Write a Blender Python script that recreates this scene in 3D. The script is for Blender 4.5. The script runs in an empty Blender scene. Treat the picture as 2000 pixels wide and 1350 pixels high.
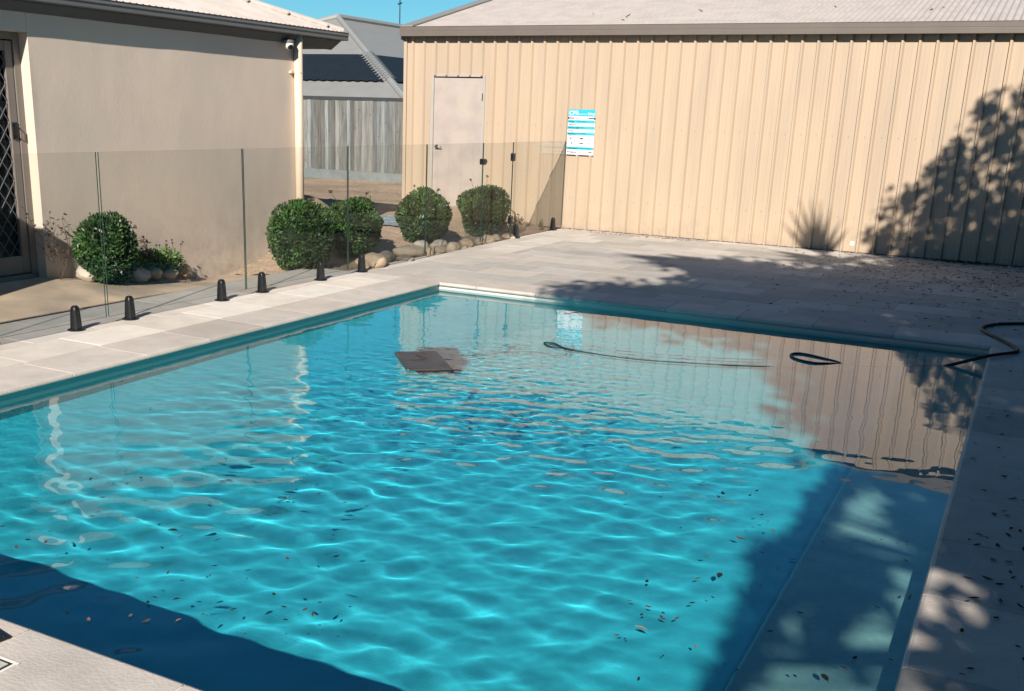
import bpy, bmesh, math, random
import numpy as np
from mathutils import Vector, Matrix, noise
C = bpy.context.scene.collection
SC = bpy.context.scene
R = math.radians
PI = math.pi

# ---------------------------------------------------------------- camera
cam = bpy.data.cameras.new('camera'); camo = bpy.data.objects.new('camera', cam); C.objects.link(camo)
yaw, pitch, roll = -0.4870, 0.2920, 0.0317
fw = Vector((math.sin(yaw)*math.cos(pitch), math.cos(yaw)*math.cos(pitch), -math.sin(pitch)))
r0 = Vector((math.cos(yaw), -math.sin(yaw), 0)); u0 = r0.cross(fw)
rr = r0*math.cos(roll)+u0*math.sin(roll); uu = -r0*math.sin(roll)+u0*math.cos(roll)
M = Matrix(((rr.x, uu.x, -fw.x, 4.8216), (rr.y, uu.y, -fw.y, -8.5716), (rr.z, uu.z, -fw.z, 1.5335), (0, 0, 0, 1)))
camo.matrix_world = M
cam.sensor_width = 36; cam.lens = 2053.15/2000*36
cam.shift_x = (1000-899.53)/2000; cam.shift_y = (835.63-675)/2000
cam.clip_start = .05; cam.clip_end = 500
SC.camera = camo

# ---------------------------------------------------------------- light
SUN = Vector((-.30, 1, -.625)).normalized()          # direction the light travels
el = math.asin(-SUN.z); az = math.atan2(-SUN.x, -SUN.y)
w = bpy.data.worlds.new('World'); SC.world = w; w.use_nodes = True
nt = w.node_tree; bg = nt.nodes['Background']
sky = nt.nodes.new('ShaderNodeTexSky'); sky.sky_type = 'NISHITA'; sky.sun_disc = False
sky.sun_elevation = el; sky.sun_rotation = az; sky.altitude = 0; sky.air_density = 1.0; sky.dust_density = .1; sky.ozone_density = 3.0
tint = nt.nodes.new('ShaderNodeMix'); tint.data_type = 'RGBA'; tint.blend_type = 'MULTIPLY'; tint.inputs[0].default_value = 1; tint.inputs[7].default_value = (.42, .90, 1.06, 1)
nt.links.new(sky.outputs[0], tint.inputs[6]); nt.links.new(tint.outputs[2], bg.inputs[0]); bg.inputs[1].default_value = .062
sl = bpy.data.lights.new('sun', 'SUN'); sl.energy = 5; sl.angle = R(.53); sl.color = (1, .92, .82)
so = bpy.data.objects.new('sun', sl); C.objects.link(so); so.rotation_euler = SUN.to_track_quat('-Z', 'Y').to_euler()
so.location = (8, -12, 9)
sl.cycles.is_caustics_light = True
SC.view_settings.view_transform = 'Standard'; SC.view_settings.look = 'None'
SC.view_settings.exposure = .5; SC.view_settings.gamma = 1
cy = SC.cycles
cy.use_denoising = True
try: cy.denoiser = 'OPENIMAGEDENOISE'
except Exception: pass
cy.max_bounces = 12; cy.diffuse_bounces = 3; cy.glossy_bounces = 4; cy.transmission_bounces = 10; cy.transparent_max_bounces = 24
cy.caustics_refractive = True; cy.caustics_reflective = False; cy.blur_glossy = .3
cy.sample_clamp_indirect = 6

# ---------------------------------------------------------------- helpers
def NT(name):
    m = bpy.data.materials.new(name); m.use_nodes = True
    return m, m.node_tree, m.node_tree.nodes['Principled BSDF']
def node(nt, t, **kw):
    n = nt.nodes.new(t)
    for k, v in kw.items():
        if k.startswith('i_'): n.inputs[k[2:].replace('_', ' ')].default_value = v
        else: setattr(n, k, v)
    return n
def ramp(nt, fac, stops):
    n = nt.nodes.new('ShaderNodeValToRGB'); e = n.color_ramp.elements
    while len(e) < len(stops): e.new(.5)
    for i, (p, c) in enumerate(stops):
        e[i].position = p; e[i].color = (c[0], c[1], c[2], 1)
    nt.links.new(fac, n.inputs[0]); return n.outputs[0]
def mat(name, col, var=.12, scale=6, rough=.8, bump=.0, bscale=60, spec=.3, attr=None, stretch=(1, 1, 1), col2=None, metal=0, big=None, splash=None):
    """noise-varied surface: col +- var, optional per-vertex 'tone' attribute multiplying it"""
    m, nt, b = NT(name); L = nt.links
    tc = node(nt, 'ShaderNodeTexCoord'); mp = node(nt, 'ShaderNodeMapping'); mp.inputs['Scale'].default_value = stretch
    L.new(tc.outputs['Object'], mp.inputs[0])
    n = node(nt, 'ShaderNodeTexNoise'); n.inputs['Scale'].default_value = scale; n.inputs['Detail'].default_value = 8; n.inputs['Roughness'].default_value = .62
    L.new(mp.outputs[0], n.inputs['Vector'])
    c2 = col2 or tuple(c*(1+var) for c in col)
    c1 = col if col2 else tuple(c*(1-var) for c in col)
    out = ramp(nt, n.outputs[0], [(.3, c1), (.7, c2)])
    if big:
        n2 = node(nt, 'ShaderNodeTexNoise'); n2.inputs['Scale'].default_value = big[0]; n2.inputs['Detail'].default_value = 4
        L.new(mp.outputs[0], n2.inputs['Vector'])
        o2 = ramp(nt, n2.outputs[0], [(.42, (1, 1, 1)), (.62, big[1])])
        mx = node(nt, 'ShaderNodeMix', data_type='RGBA', blend_type='MULTIPLY'); mx.inputs[0].default_value = 1
        L.new(out, mx.inputs[6]); L.new(o2, mx.inputs[7]); out = mx.outputs[2]
    if splash:                      # dust and mud spatter thrown up from the ground: (top of the stain, colour)
        sp = node(nt, 'ShaderNodeSeparateXYZ'); L.new(tc.outputs['Object'], sp.inputs[0])
        n3 = node(nt, 'ShaderNodeTexNoise'); n3.inputs['Scale'].default_value = 7; n3.inputs['Detail'].default_value = 8; n3.inputs['Roughness'].default_value = .7
        L.new(tc.outputs['Object'], n3.inputs['Vector'])
        mr = node(nt, 'ShaderNodeMapRange'); L.new(sp.outputs[2], mr.inputs[0]); mr.inputs[1].default_value = splash[2]; mr.inputs[2].default_value = splash[0]; mr.inputs[3].default_value = 1; mr.inputs[4].default_value = 0
        r3 = node(nt, 'ShaderNodeMapRange'); L.new(n3.outputs[0], r3.inputs[0]); r3.inputs[1].default_value = .40; r3.inputs[2].default_value = .68
        ml = node(nt, 'ShaderNodeMath', operation='MULTIPLY'); L.new(mr.outputs[0], ml.inputs[0]); L.new(r3.outputs[0], ml.inputs[1])
        m2 = node(nt, 'ShaderNodeMath', operation='MULTIPLY'); L.new(ml.outputs[0], m2.inputs[0]); m2.inputs[1].default_value = .8
        mx = node(nt, 'ShaderNodeMix', data_type='RGBA'); L.new(m2.outputs[0], mx.inputs[0]); L.new(out, mx.inputs[6]); mx.inputs[7].default_value = (*splash[1], 1); out = mx.outputs[2]
    if attr:
        a = node(nt, 'ShaderNodeAttribute'); a.attribute_name = attr
        mx = node(nt, 'ShaderNodeMix', data_type='RGBA', blend_type='MULTIPLY'); mx.inputs[0].default_value = 1
        L.new(out, mx.inputs[6]); L.new(a.outputs['Color'], mx.inputs[7]); out = mx.outputs[2]
    L.new(out, b.inputs['Base Color'])
    b.inputs['Roughness'].default_value = rough; b.inputs['Specular IOR Level'].default_value = spec; b.inputs['Metallic'].default_value = metal
    if bump:
        nb = node(nt, 'ShaderNodeTexNoise'); nb.inputs['Scale'].default_value = bscale; nb.inputs['Detail'].default_value = 6
        L.new(mp.outputs[0], nb.inputs['Vector'])
        bp = node(nt, 'ShaderNodeBump'); bp.inputs['Strength'].default_value = bump; bp.inputs['Distance'].default_value = .01
        L.new(nb.outputs[0], bp.inputs['Height']); L.new(bp.outputs[0], b.inputs['Normal'])
    return m

class MB:
    def __init__(s): s.v = []; s.f = []; s.mi = []; s.t = []
    def add(s, vs, fs, mi=0, tone=None):
        o = len(s.v); s.v += [tuple(v) for v in vs]; s.f += [tuple(i+o for i in f) for f in fs]; s.mi += [mi]*len(fs)
        s.t += [tone or (1, 1, 1)]*len(vs); return s
    def box(s, a, b, mi=0, tone=None, M=None):
        x0, y0, z0 = a; x1, y1, z1 = b
        vs = [Vector(v) for v in ((x0,y0,z0),(x1,y0,z0),(x1,y1,z0),(x0,y1,z0),(x0,y0,z1),(x1,y0,z1),(x1,y1,z1),(x0,y1,z1))]
        if M: vs = [M @ v for v in vs]
        return s.add(vs, [(0,3,2,1),(4,5,6,7),(0,1,5,4),(1,2,6,5),(2,3,7,6),(3,0,4,7)], mi, tone)
    def tube(s, pts, rad, seg=8, mi=0, cap=True, tone=None):
        pts = [Vector(p) for p in pts]; n = len(pts)
        rad = rad if isinstance(rad, (list, tuple)) else [rad]*n
        vs = []; prev = None
        for i, p in enumerate(pts):
            d = (pts[min(i+1, n-1)]-pts[max(i-1, 0)]).normalized()
            if prev is None:
                a = Vector((0, 0, 1)) if abs(d.z) < .9 else Vector((1, 0, 0)); x = d.cross(a).normalized()
            else: x = (prev-d*prev.dot(d)).normalized()
            prev = x; y = d.cross(x)
            for k in range(seg): vs.append(p+(x*math.cos(2*PI*k/seg)+y*math.sin(2*PI*k/seg))*rad[i])
        fs = [(i*seg+k, i*seg+(k+1) % seg, (i+1)*seg+(k+1) % seg, (i+1)*seg+k) for i in range(n-1) for k in range(seg)]
        if cap: fs += [tuple(range(seg))[::-1], tuple(range((n-1)*seg, n*seg))]
        return s.add(vs, fs, mi, tone)
    def lathe(s, prof, seg=24, loc=(0, 0, 0), mi=0, M=None):
        vs = []
        for (r_, z) in prof:
            for k in range(seg):
                v = Vector((r_*math.cos(2*PI*k/seg), r_*math.sin(2*PI*k/seg), z))
                if M: v = M @ v
                vs.append(v+Vector(loc))
        n = len(prof)
        fs = [(i*seg+k, i*seg+(k+1) % seg, (i+1)*seg+(k+1) % seg, (i+1)*seg+k) for i in range(n-1) for k in range(seg)]
        fs += [tuple(range(seg))[::-1], tuple(range((n-1)*seg, n*seg))]
        return s.add(vs, fs, mi)
    def build(s, name, mats, parent=None, smooth=False, bevel=0, kind=None):
        me = bpy.data.meshes.new(name); me.from_pydata(s.v, [], s.f)
        if not isinstance(mats, (list, tuple)): mats = [mats]
        for m in mats: me.materials.append(m)
        if any(s.mi): me.polygons.foreach_set('material_index', s.mi)
        if True:
            a = me.color_attributes.new('tone', 'FLOAT_COLOR', 'POINT')
            a.data.foreach_set('color', np.array([(t[0], t[1], t[2], 1) for t in s.t], dtype=np.float32).ravel())
        if smooth: me.polygons.foreach_set('use_smooth', [True]*len(me.polygons))
        me.update()
        o = bpy.data.objects.new(name, me); C.objects.link(o)
        if parent:
            o.parent = parent; o.location = -Vector(parent.location) if not parent.get('_local') else (0, 0, 0)
        if bevel:
            b = o.modifiers.new('bevel', 'BEVEL'); b.width = bevel; b.segments = 2; b.limit_method = 'ANGLE'; b.angle_limit = R(40)
        if kind: o['kind'] = kind
        return o
def thing(name, loc, label, cat, group=None, local=False):
    o = bpy.data.objects.new(name, None); C.objects.link(o); o.location = loc; o.empty_display_size = .2
    o['label'] = label; o['category'] = cat
    if group: o['group'] = group
    if local: o['_local'] = 1
    return o
def tag(o, label, cat, group=None):
    o['label'] = label; o['category'] = cat
    if group: o['group'] = group
    return o
def copy_tree(o, loc, rz=0, label=None):
    c = o.copy(); C.objects.link(c); c.location = loc; c.rotation_euler.z = rz
    if label: c['label'] = label
    for ch in list(o.children):
        d = ch.copy(); C.objects.link(d); d.parent = c
    return c
def smooth01(t): t = max(0, min(1, t)); return t*t*(3-2*t)
def interp(x, xs, ys): return float(np.interp(x, xs, ys))
rnd = random.Random(7); rng = np.random.default_rng(11)

# ---------------------------------------------------------------- materials
M_paver = mat('stone_paver', (.62, .565, .505), .10, 5, .85, .25, 90, .25, attr='tone', big=(1.2, (.90, .91, .90)))
M_grout = mat('grout', (.82, .79, .74), .06, 20, .9)
M_coping = mat('coping_stone', (.64, .57, .505), .10, 6, .8, .25, 80, .25, attr='tone', big=(2.0, (.90, .90, .90)))
M_concrete = mat('tan_concrete', (.50, .385, .28), .2, 2.6, .9, .2, 60, .2, big=(1.4, (.66, .70, .74)))
M_gravel = mat('gravel', (.44, .32, .235), .45, 55, .95, 1.0, 70, .2, big=(.9, (.72, .75, .7)))
M_soil = mat('ground_soil', (.30, .26, .18), .3, 3, .95, .5, 30, .2)
M_pool = mat('plaster_deep_water_tint', (.09, .71, .86), .07, 14, .7, .25, 120, .3, big=(2.5, (.92, .95, .95)))  # floor colour carries the light that deep water would absorb
M_bench = mat('plaster_shallow_water_tint', (.62, .66, .62), .09, 30, .7, .25, 160, .3, big=(2.5, (.92, .95, .95)))  # same plaster as the floor, painted paler for shallow water
M_poolwall = mat('plaster_mid_water_tint', (.22, .46, .49), .07, 14, .7, .25, 120, .3, big=(2.5, (.92, .95, .95)))  # in-between colour, painted for the water's absorption at mid depth
M_tile = mat('waterline_tile', (.66, .64, .60), .16, 160, .6, .2, 200, .3)
M_cream = mat('cream_steel', (.485, .376, .272), .03, 1.2, .5, .03, 8, .35, stretch=(3, 3, .35), big=(2.0, (.91, .93, .95)), splash=(.28, (.34, .27, .20), 0.0))
M_fascia = mat('brown_steel', (.155, .130, .112), .06, 3, .45, 0, 8, .4)
M_dark = mat('dark_trim', (.045, .048, .05), .1, 5, .55)
M_door = mat('door_paint', (.45, .38, .335), .06, 2.5, .55, .03, 10, .3, big=(3.5, (.88, .90, .92)))
M_doorframe = mat('door_frame_paint', (.40, .375, .34), .05, 4, .5)
M_roof = mat('pale_roof', (.55, .485, .435), .05, 3, .5, .05, 60, .4, big=(4, (.90, .89, .88)))
M_render = mat('taupe_render', (.73, .605, .495), .04, 2.2, .85, .10, 30, .2, big=(1.1, (.86, .90, .93)), splash=(.75, (.44, .37, .31), -.1))
M_gutter = mat('slate_gutter', (.16, .16, .16), .06, 3, .45)
M_soffit = mat('soffit', (.10, .105, .11), .06, 3, .7)
M_downpipe = mat('downpipe_paint', (.70, .57, .44), .03, 2, .45, 0, 8, .4)
M_grey_roof = mat('grey_roof', (.27, .265, .245), .06, 2, .55, 0, 8, .4)
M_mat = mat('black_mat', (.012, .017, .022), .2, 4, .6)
M_wood = mat('weathered_wood', (.27, .275, .265), .38, 3.5, .9, .5, 40, .15, attr='tone', stretch=(7, 7, .55))
M_plinth = mat('grey_plinth', (.19, .21, .21), .2, 4, .9)
M_black = mat('black_metal', (.012, .014, .017), .1, 30, .35, 0, 8, .5)
M_steel = mat('brushed_steel', (.35, .34, .32), .1, 30, .3, metal=1)
M_white = mat('white_plastic', (.78, .76, .73), .03, 5, .4)
M_leaf = mat('bush_leaf', (.030, .074, .019), .5, 6, .55, attr='tone', spec=.35)
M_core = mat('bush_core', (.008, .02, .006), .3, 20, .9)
M_flower = mat('pale_flower', (.42, .35, .42), .2, 40, .8)
M_rock = mat('river_rock', (.40, .335, .265), .30, 9, .85, .4, 60, .25, attr='tone')
M_bark = mat('bark', (.12, .09, .065), .3, 8, .9, .6, 30)
M_dryleaf = mat('dry_leaf', (.10, .062, .035), .5, 30, .75, attr='tone')
M_twig = mat('twig', (.09, .06, .05), .3, 20, .8)
M_hose = mat('hose_rubber', (.012, .022, .016), .1, 30, .6, 0, 8, .5)
M_brownpad = mat('brown_pad', (.055, .048, .044), .35, 9, .35)

# clear fence glass: lets the light through, reflects by Fresnel; greenish cut edge
def glass_mat():
    m = bpy.data.materials.new('fence_glass'); m.use_nodes = True; nt = m.node_tree; nt.nodes.clear()
    o = node(nt, 'ShaderNodeOutputMaterial'); mx = node(nt, 'ShaderNodeMixShader'); t = node(nt, 'ShaderNodeBsdfTransparent'); g = node(nt, 'ShaderNodeBsdfGlossy')
    t.inputs[0].default_value = (.965, .975, .968, 1); g.inputs['Roughness'].default_value = .0; g.inputs[0].default_value = (.33, .35, .36, 1)
    ge = node(nt, 'ShaderNodeNewGeometry'); dt = node(nt, 'ShaderNodeVectorMath', operation='DOT_PRODUCT')
    nt.links.new(ge.outputs['Incoming'], dt.inputs[0]); nt.links.new(ge.outputs['Normal'], dt.inputs[1])
    def mth(op, a, b=None):
        q = node(nt, 'ShaderNodeMath', operation=op)
        for k, v in enumerate((a, b)):
            if v is None: continue
            if isinstance(v, (int, float)): q.inputs[k].default_value = v
            else: nt.links.new(v, q.inputs[k])
        return q.outputs[0]
    f = mth('MULTIPLY_ADD', mth('POWER', mth('SUBTRACT', 1, mth('ABSOLUTE', dt.outputs['Value'])), 5), .96); f.node.inputs[2].default_value = .04
    nt.links.new(f, mx.inputs[0]); nt.links.new(t.outputs[0], mx.inputs[1]); nt.links.new(g.outputs[0], mx.inputs[2]); nt.links.new(mx.outputs[0], o.inputs[0])
    return m
M_glass = glass_mat()
M_edge = mat('glass_edge', (.03, .06, .05), .1, 20, .2, spec=.6)

# water: true refraction, absorbing red
def water_mat():
    m, nt, b = NT('water')
    b.inputs['Base Color'].default_value = (.46, .95, .99, 1); b.inputs['Roughness'].default_value = 0
    b.inputs['IOR'].default_value = 1.42; b.inputs['Transmission Weight'].default_value = 1
    return m
M_water = water_mat()

# ---------------------------------------------------------------- dimensions
PW, PL, PD = 4.709, 6.66, .47          # pool: x 0..PW, y -PL..0
WZ = -.062                              # water level
YS = 5.388                              # shed wall
XH = -2.3                               # house wall

def H(x, y):
    """height of the yard between fence, house and shed"""
    wgt = smooth01((-1.15-x)/1.15)
    g = interp(y, [-9, -2.5, -.95, -.3, .4, 1.2, 5.4, 9, 11, 30], [.12, .12, -.09, -.11, .0, .10, .19, .08, .05, .0])
    heap = .50*math.exp(-(((x+2.42)/.48)**2+((y-1.18)/.55)**2))
    return wgt*g + heap*smooth01((-1.5-x)/.5) - .012

# ---------------------------------------------------------------- ground sheets
g = MB()
S = 300
hx0, hx1, hy0, hy1 = -.35, PW+.35, -PL-.35, .35
zg = -.30
g.add([(-S,-S,zg),(S,-S,zg),(S,hy0,zg),(-S,hy0,zg)], [(0,1,2,3)])
g.add([(-S,hy1,zg),(S,hy1,zg),(S,S,zg),(-S,S,zg)], [(0,1,2,3)])
g.add([(-S,hy0,zg),(hx0,hy0,zg),(hx0,hy1,zg),(-S,hy1,zg)], [(0,1,2,3)])
g.add([(hx1,hy0,zg),(S,hy0,zg),(S,hy1,zg),(hx1,hy1,zg)], [(0,1,2,3)])
g.build('ground', M_soil, kind='structure')

def sheet(name, m, x0, x1, y0, y1, step, rough=0.0):
    nx = int((x1-x0)/step); ny = int((y1-y0)/step); s = MB()
    for j in range(ny+1):
        for i in range(nx+1):
            x = x0+(x1-x0)*i/nx; y = y0+(y1-y0)*j/ny
            z = H(x, y)+(rough*(noise.noise((x*9, y*9, 0))+.6*noise.noise((x*25, y*25, 3))) if rough else .004*noise.noise((x*1.3, y*1.3, 0)))
            s.v.append((x, y, z)); s.t.append((1, 1, 1))
    s.f = [(j*(nx+1)+i, j*(nx+1)+i+1, (j+1)*(nx+1)+i+1, (j+1)*(nx+1)+i) for j in range(ny) for i in range(nx)]; s.mi = [0]*len(s.f)
    return s.build(name, m, smooth=True, kind='structure')
sheet('path', M_concrete, -7, -1.46, -9, -.28, .08)
sheet('garden_bed', M_gravel, -9.0, -1.02, -.284, 12.5, .05, .018)

# ---------------------------------------------------------------- paved deck
BASE = [1.0]; VAR = [.08]
def tone(a=.09, warm=.02):
    k = BASE[0]*(1+rnd.uniform(-VAR[0], VAR[0])); q = rnd.uniform(-warm, warm)
    if rnd.random() < .25: k *= .9; q -= .01
    return (k*(1+q), k, k*(1-q))
deck = MB()
G = .0034
def pave(x0, x1, y0, y1, tw, th, along='x', off=.5, clip=None):
    """rows of pavers; tw = length along the row, th = row width"""
    if along == 'x':
        j = 0; y = y0
        while y < y1-.01:
            yb = min(y+th, y1); x = x0-tw*((j*off) % 1)
            while x < x1-.01:
                a, b = max(x, x0), min(x+tw, x1)
                if b-a > .02 and not (clip and clip(a, b, y, yb)): slab(a, b, y, yb)
                x += tw
            y += th; j += 1
    else:
        j = 0; x = x1
        while x > x0+.01:
            xa = max(x-th, x0); y = y0-tw*((j*off) % 1)
            while y < y1-.01:
                a, b = max(y, y0), min(y+tw, y1)
                if b-a > .02: slab(xa, x, a, b)
                y += tw
            x -= th; j += 1
def slab(x0, x1, y0, y1):
    t = tone(); z = rnd.uniform(-.0006, .0006)
    deck.box((x0+G, y0+G, -.03), (x1-G, y1-G, z), 0, t)
CW = .40
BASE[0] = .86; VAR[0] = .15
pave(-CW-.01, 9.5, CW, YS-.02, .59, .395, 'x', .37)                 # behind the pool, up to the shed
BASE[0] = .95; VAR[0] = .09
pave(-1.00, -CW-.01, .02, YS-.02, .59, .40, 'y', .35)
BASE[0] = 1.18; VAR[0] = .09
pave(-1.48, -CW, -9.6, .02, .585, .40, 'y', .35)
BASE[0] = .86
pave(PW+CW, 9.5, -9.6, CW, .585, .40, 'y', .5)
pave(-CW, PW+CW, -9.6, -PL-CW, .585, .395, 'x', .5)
BASE[0] = .93
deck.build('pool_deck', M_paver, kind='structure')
gr = MB()
zq = -.0032
for (a, b, c, d) in ((-1.03, 9.6, CW, YS-.03), (-1.03, -.38, -.3, CW), (-1.49, -.38, -9.7, -.3), (PW+.38, 9.6, -9.7, CW), (-.38, PW+.38, -9.7, -PL-.38)):
    gr.add([(a, c, zq), (b, c, zq), (b, d, zq), (a, d, zq)], [(0, 1, 2, 3)])
gr.build('deck_grout', M_grout, kind='structure')

# ---------------------------------------------------------------- swimming pool
pool = thing('swimming_pool', (PW/2, -PL/2, 0), 'rectangular in-ground pool with pale stone coping, bench along its right side', 'swimming pool')
cop = MB()
OV, CT = .022, .034
def cop_piece(p0, p1, inward, m0=False, m1=False):
    """one coping stone along p0-p1 (pool edge line), bullnosed towards the water; m0/m1: mitred end"""
    p0 = Vector(p0); p1 = Vector(p1); d = (p1-p0).normalized(); n = Vector(inward)
    prof = [(-CW, 0), (OV-.017, 0), (OV-.006, -.005), (OV, -.016), (OV, -CT+.010), (OV-.008, -CT), (-CW, -CT)]
    vs = []
    for e, (p, mt, sg) in enumerate(((p0, m0, 1), (p1, m1, -1))):
        for (a, z) in prof:
            base = p + d*sg*G + n*(a-0) + Vector((0, 0, z))
            if mt: base += d*sg*a      # 45 degree mitre
            vs.append(base)
    k = len(prof)
    fs = [(i, i+k, (i+1) % k+k, (i+1) % k) for i in range(k)]+[tuple(range(k)), tuple(range(k, 2*k))[::-1]]
    cop.add(vs, fs, 0, tone(.05, .015))
def cop_run(A, B, inward, joints):
    A = Vector(A); B = Vector(B); L = (B-A).length; d = (B-A)/L
    pts = [0]+joints+[L]
    for i in range(len(pts)-1):
        cop_piece(A+d*pts[i], A+d*pts[i+1], inward, i == 0, i == len(pts)-2)
cop_run((0, 0, 0), (0, -PL, 0), (1, 0, 0), [.22+.59*i+.02 for i in range(11)])
cop_run((PW, 0, 0), (PW, -PL, 0), (-1, 0, 0), [.26+.58*i for i in range(11)])
cop_run((0, 0, 0), (PW, 0, 0), (0, -1, 0), [.41+.6*i for i in range(8)])
cop_run((0, -PL, 0), (PW, -PL, 0), (0, 1, 0), [.53+.61*i for i in range(7)])
for o_ in [cop.build('coping', M_coping, pool)]: o_.cycles.is_caustics_receiver = True
cg = MB()
for (a, b, c, d) in ((-CW, 0.0, -PL-CW, CW), (PW, PW+CW, -PL-CW, CW), (.001, PW-.001, 0.0, CW), (.001, PW-.001, -PL-CW, -PL)):
    cg.box((a, c, -CT+.003), (b, d, -.0036))
cg.build('coping_grout', M_grout, pool)
# shell
sh = MB(); TB = -.17
def inner_box(x0, x1, y0, y1, z0, z1, s, mi=0, bottom=True):
    v = [(x0,y0,z1),(x1,y0,z1),(x1,y1,z1),(x0,y1,z1),(x0,y0,z0),(x1,y0,z0),(x1,y1,z0),(x0,y1,z0)]
    f = [(0,4,5,1),(1,5,6,2),(2,6,7,3),(3,7,4,0)]+([(4,7,6,5)] if bottom else [])
    s.add(v, f, mi)
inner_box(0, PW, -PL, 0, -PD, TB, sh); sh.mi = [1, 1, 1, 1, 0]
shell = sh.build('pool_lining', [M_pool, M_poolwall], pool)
tl = MB()
def ring(s, off, z0, z1):
    x0, x1, y0, y1 = off, PW-off, -PL+off, -off
    inner_box(x0, x1, y0, y1, z0, z1, s, 0, False)
ring(tl, 0, TB, -.025)
tile = tl.build('waterline_band', M_tile, pool)
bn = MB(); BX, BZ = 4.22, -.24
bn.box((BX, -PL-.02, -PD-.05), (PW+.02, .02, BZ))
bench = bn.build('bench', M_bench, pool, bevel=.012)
for o_ in (shell, tile, bench): o_.cycles.is_caustics_receiver = True
# water
def make_water():
    x0, x1, y0, y1 = -.006, PW+.006, -PL-.006, .006
    st = .0125; nx = int((x1-x0)/st); ny = int((y1-y0)/st)
    X, Y = np.meshgrid(np.linspace(x0, x1, nx+1), np.linspace(y0, y1, ny+1))
    r = np.random.default_rng(5)
    def field(lmin, lmax, n, main=None, spread=PI):
        Z = np.zeros_like(X)
        for _ in range(n):
            l = math.exp(r.uniform(math.log(lmin), math.log(lmax))); k = 2*PI/l
            th = r.uniform(0, 2*PI) if main is None else main+r.normal()*spread
            Z += l**1.25*np.sin(k*(X*math.cos(th)+Y*math.sin(th))+r.uniform(0, 2*PI))
        return Z/Z.std()
    longw = field(.38, 1.0, 26, R(70), .7)
    mid = field(.13, .36, 50, R(112), .6)
    small = field(.045, .12, 70, R(108), .8)
    def sm(t): t = np.clip(t, 0, 1); return t*t*(3-2*t)
    bench_c = sm((X-3.7)/.5)
    near = sm((-2.6-Y)/1.6)                                    # livelier towards the camera
    rip = np.exp(-(((X-1.75)/1.05)**2+((Y+2.7)/1.4)**2)) + .7*np.exp(-(((X-2.7)/.8)**2+((Y+3.5)/.8)**2))
    rip = np.clip(rip+.08*near, 0, 1)*(1-bench_c)
    calm = sm((X-2.6)/1.0)*sm((Y+2.6)/1.0)                      # glassy back-right corner
    Z = longw*(.0003+.0007*near*near*(1-.85*bench_c)*sm((X-.2)/1.5)) *(1-.6*calm) + mid*(.00012+.00095*near*sm((X-.1)/1.2)*(1-.8*bench_c)+.00030*rip)*(1-.75*calm) + small*(.00001+.00023*rip+.00004*near*(1-bench_c))
    Z += WZ
    top = np.stack([X, Y, Z], -1).reshape(-1, 3)
    idx = np.arange((nx+1)*(ny+1)).reshape(ny+1, nx+1)
    a, b, c, d = idx[:-1, :-1].ravel(), idx[:-1, 1:].ravel(), idx[1:, 1:].ravel(), idx[1:, :-1].ravel()
    faces = np.stack([a, b, c, d], 1).tolist()
    # sides and bottom (inside the shell)
    ringi = list(idx[0, :])+list(idx[1:, -1])+list(idx[-1, -2::-1])+list(idx[-2:0:-1, 0])
    nb = len(top); low = top[ringi].copy(); low[:, 2] = -PD-.03
    verts = np.concatenate([top, low]).tolist(); n = len(ringi)
    for i in range(n):
        j = (i+1) % n; faces.append([int(ringi[i]), nb+i, nb+j, int(ringi[j])])
    faces.append([nb+i for i in range(n)][::-1])
    me = bpy.data.meshes.new('water'); me.from_pydata(verts, [], faces)
    sm_ = [True]*(nx*ny)+[False]*(n+1); me.polygons.foreach_set('use_smooth', sm_)
    me.materials.append(M_water); me.update()
    bm = bmesh.new(); bm.from_mesh(me)
    for e in bm.edges:
        if len(e.link_faces) == 2 and e.link_faces[0].smooth != e.link_faces[1].smooth: e.smooth = False
    bm.normal_update(); bm.to_mesh(me); bm.free()
    o = bpy.data.objects.new('water', me); C.objects.link(o); o['kind'] = 'structure'
    o.cycles.is_caustics_caster = True
    return o
make_water()

# ---------------------------------------------------------------- shed
shed = thing('shed', (2, YS+2.5, 0), 'cream ribbed steel shed with brown gutter and pale corrugated roof', 'shed')
SX0, SX1, SY1 = -3.687, 9.6, YS+5.2
RP, R0 = .1905, 2.344
def z_ground_wall(x): return -.01 if x > -1.05 else .02
DX0, DX1, DZ = -3.205, -2.365, 2.012
def wall_profile():
    xs = [(SX0, 0), (SX0+.05, 0)]
    k0 = math.ceil((SX0+.08-R0)/RP)
    k = k0
    while R0+k*RP < SX1-.1:
        x = R0+k*RP
        xs += [(x, 0), (x+.006, -.034), (x+.027, -.034), (x+.045, 0), (x+.080, 0), (x+.084, -.0013), (x+.092, -.0013), (x+.096, 0), (x+.132, 0), (x+.136, -.0013), (x+.144, -.0013), (x+.148, 0)]
        k += 1
    xs.append((SX1, 0)); return xs
prof = wall_profile(); wl = MB()
def strip(pr, z0, z1):
    n = len(pr); vs = [(x, YS+d, z0) for x, d in pr]+[(x, YS+d, z1) for x, d in pr]
    wl.add(vs, [(i, i+1, n+i+1, n+i) for i in range(n-1)])
def cut(pr, a, b):
    out = [p_ for p_ in pr if a < p_[0] < b]
    def at(x):
        for (xa, da), (xb, db) in zip(pr, pr[1:]):
            if xa <= x <= xb: return da+(db-da)*(x-xa)/max(1e-9, xb-xa)
        return 0
    return [(a, at(a))]+out+[(b, at(b))]
strip(cut(prof, SX0, DX0-.02), -.02, 2.60); strip(cut(prof, DX0-.02, DX1+.02), DZ+.015, 2.60); strip(cut(prof, DX1+.02, SX1), .004, 2.60)
wl.box((SX0-.004, YS-.028, -.02), (SX0+.048, YS-.024, 2.6))           # corner flashing
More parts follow.
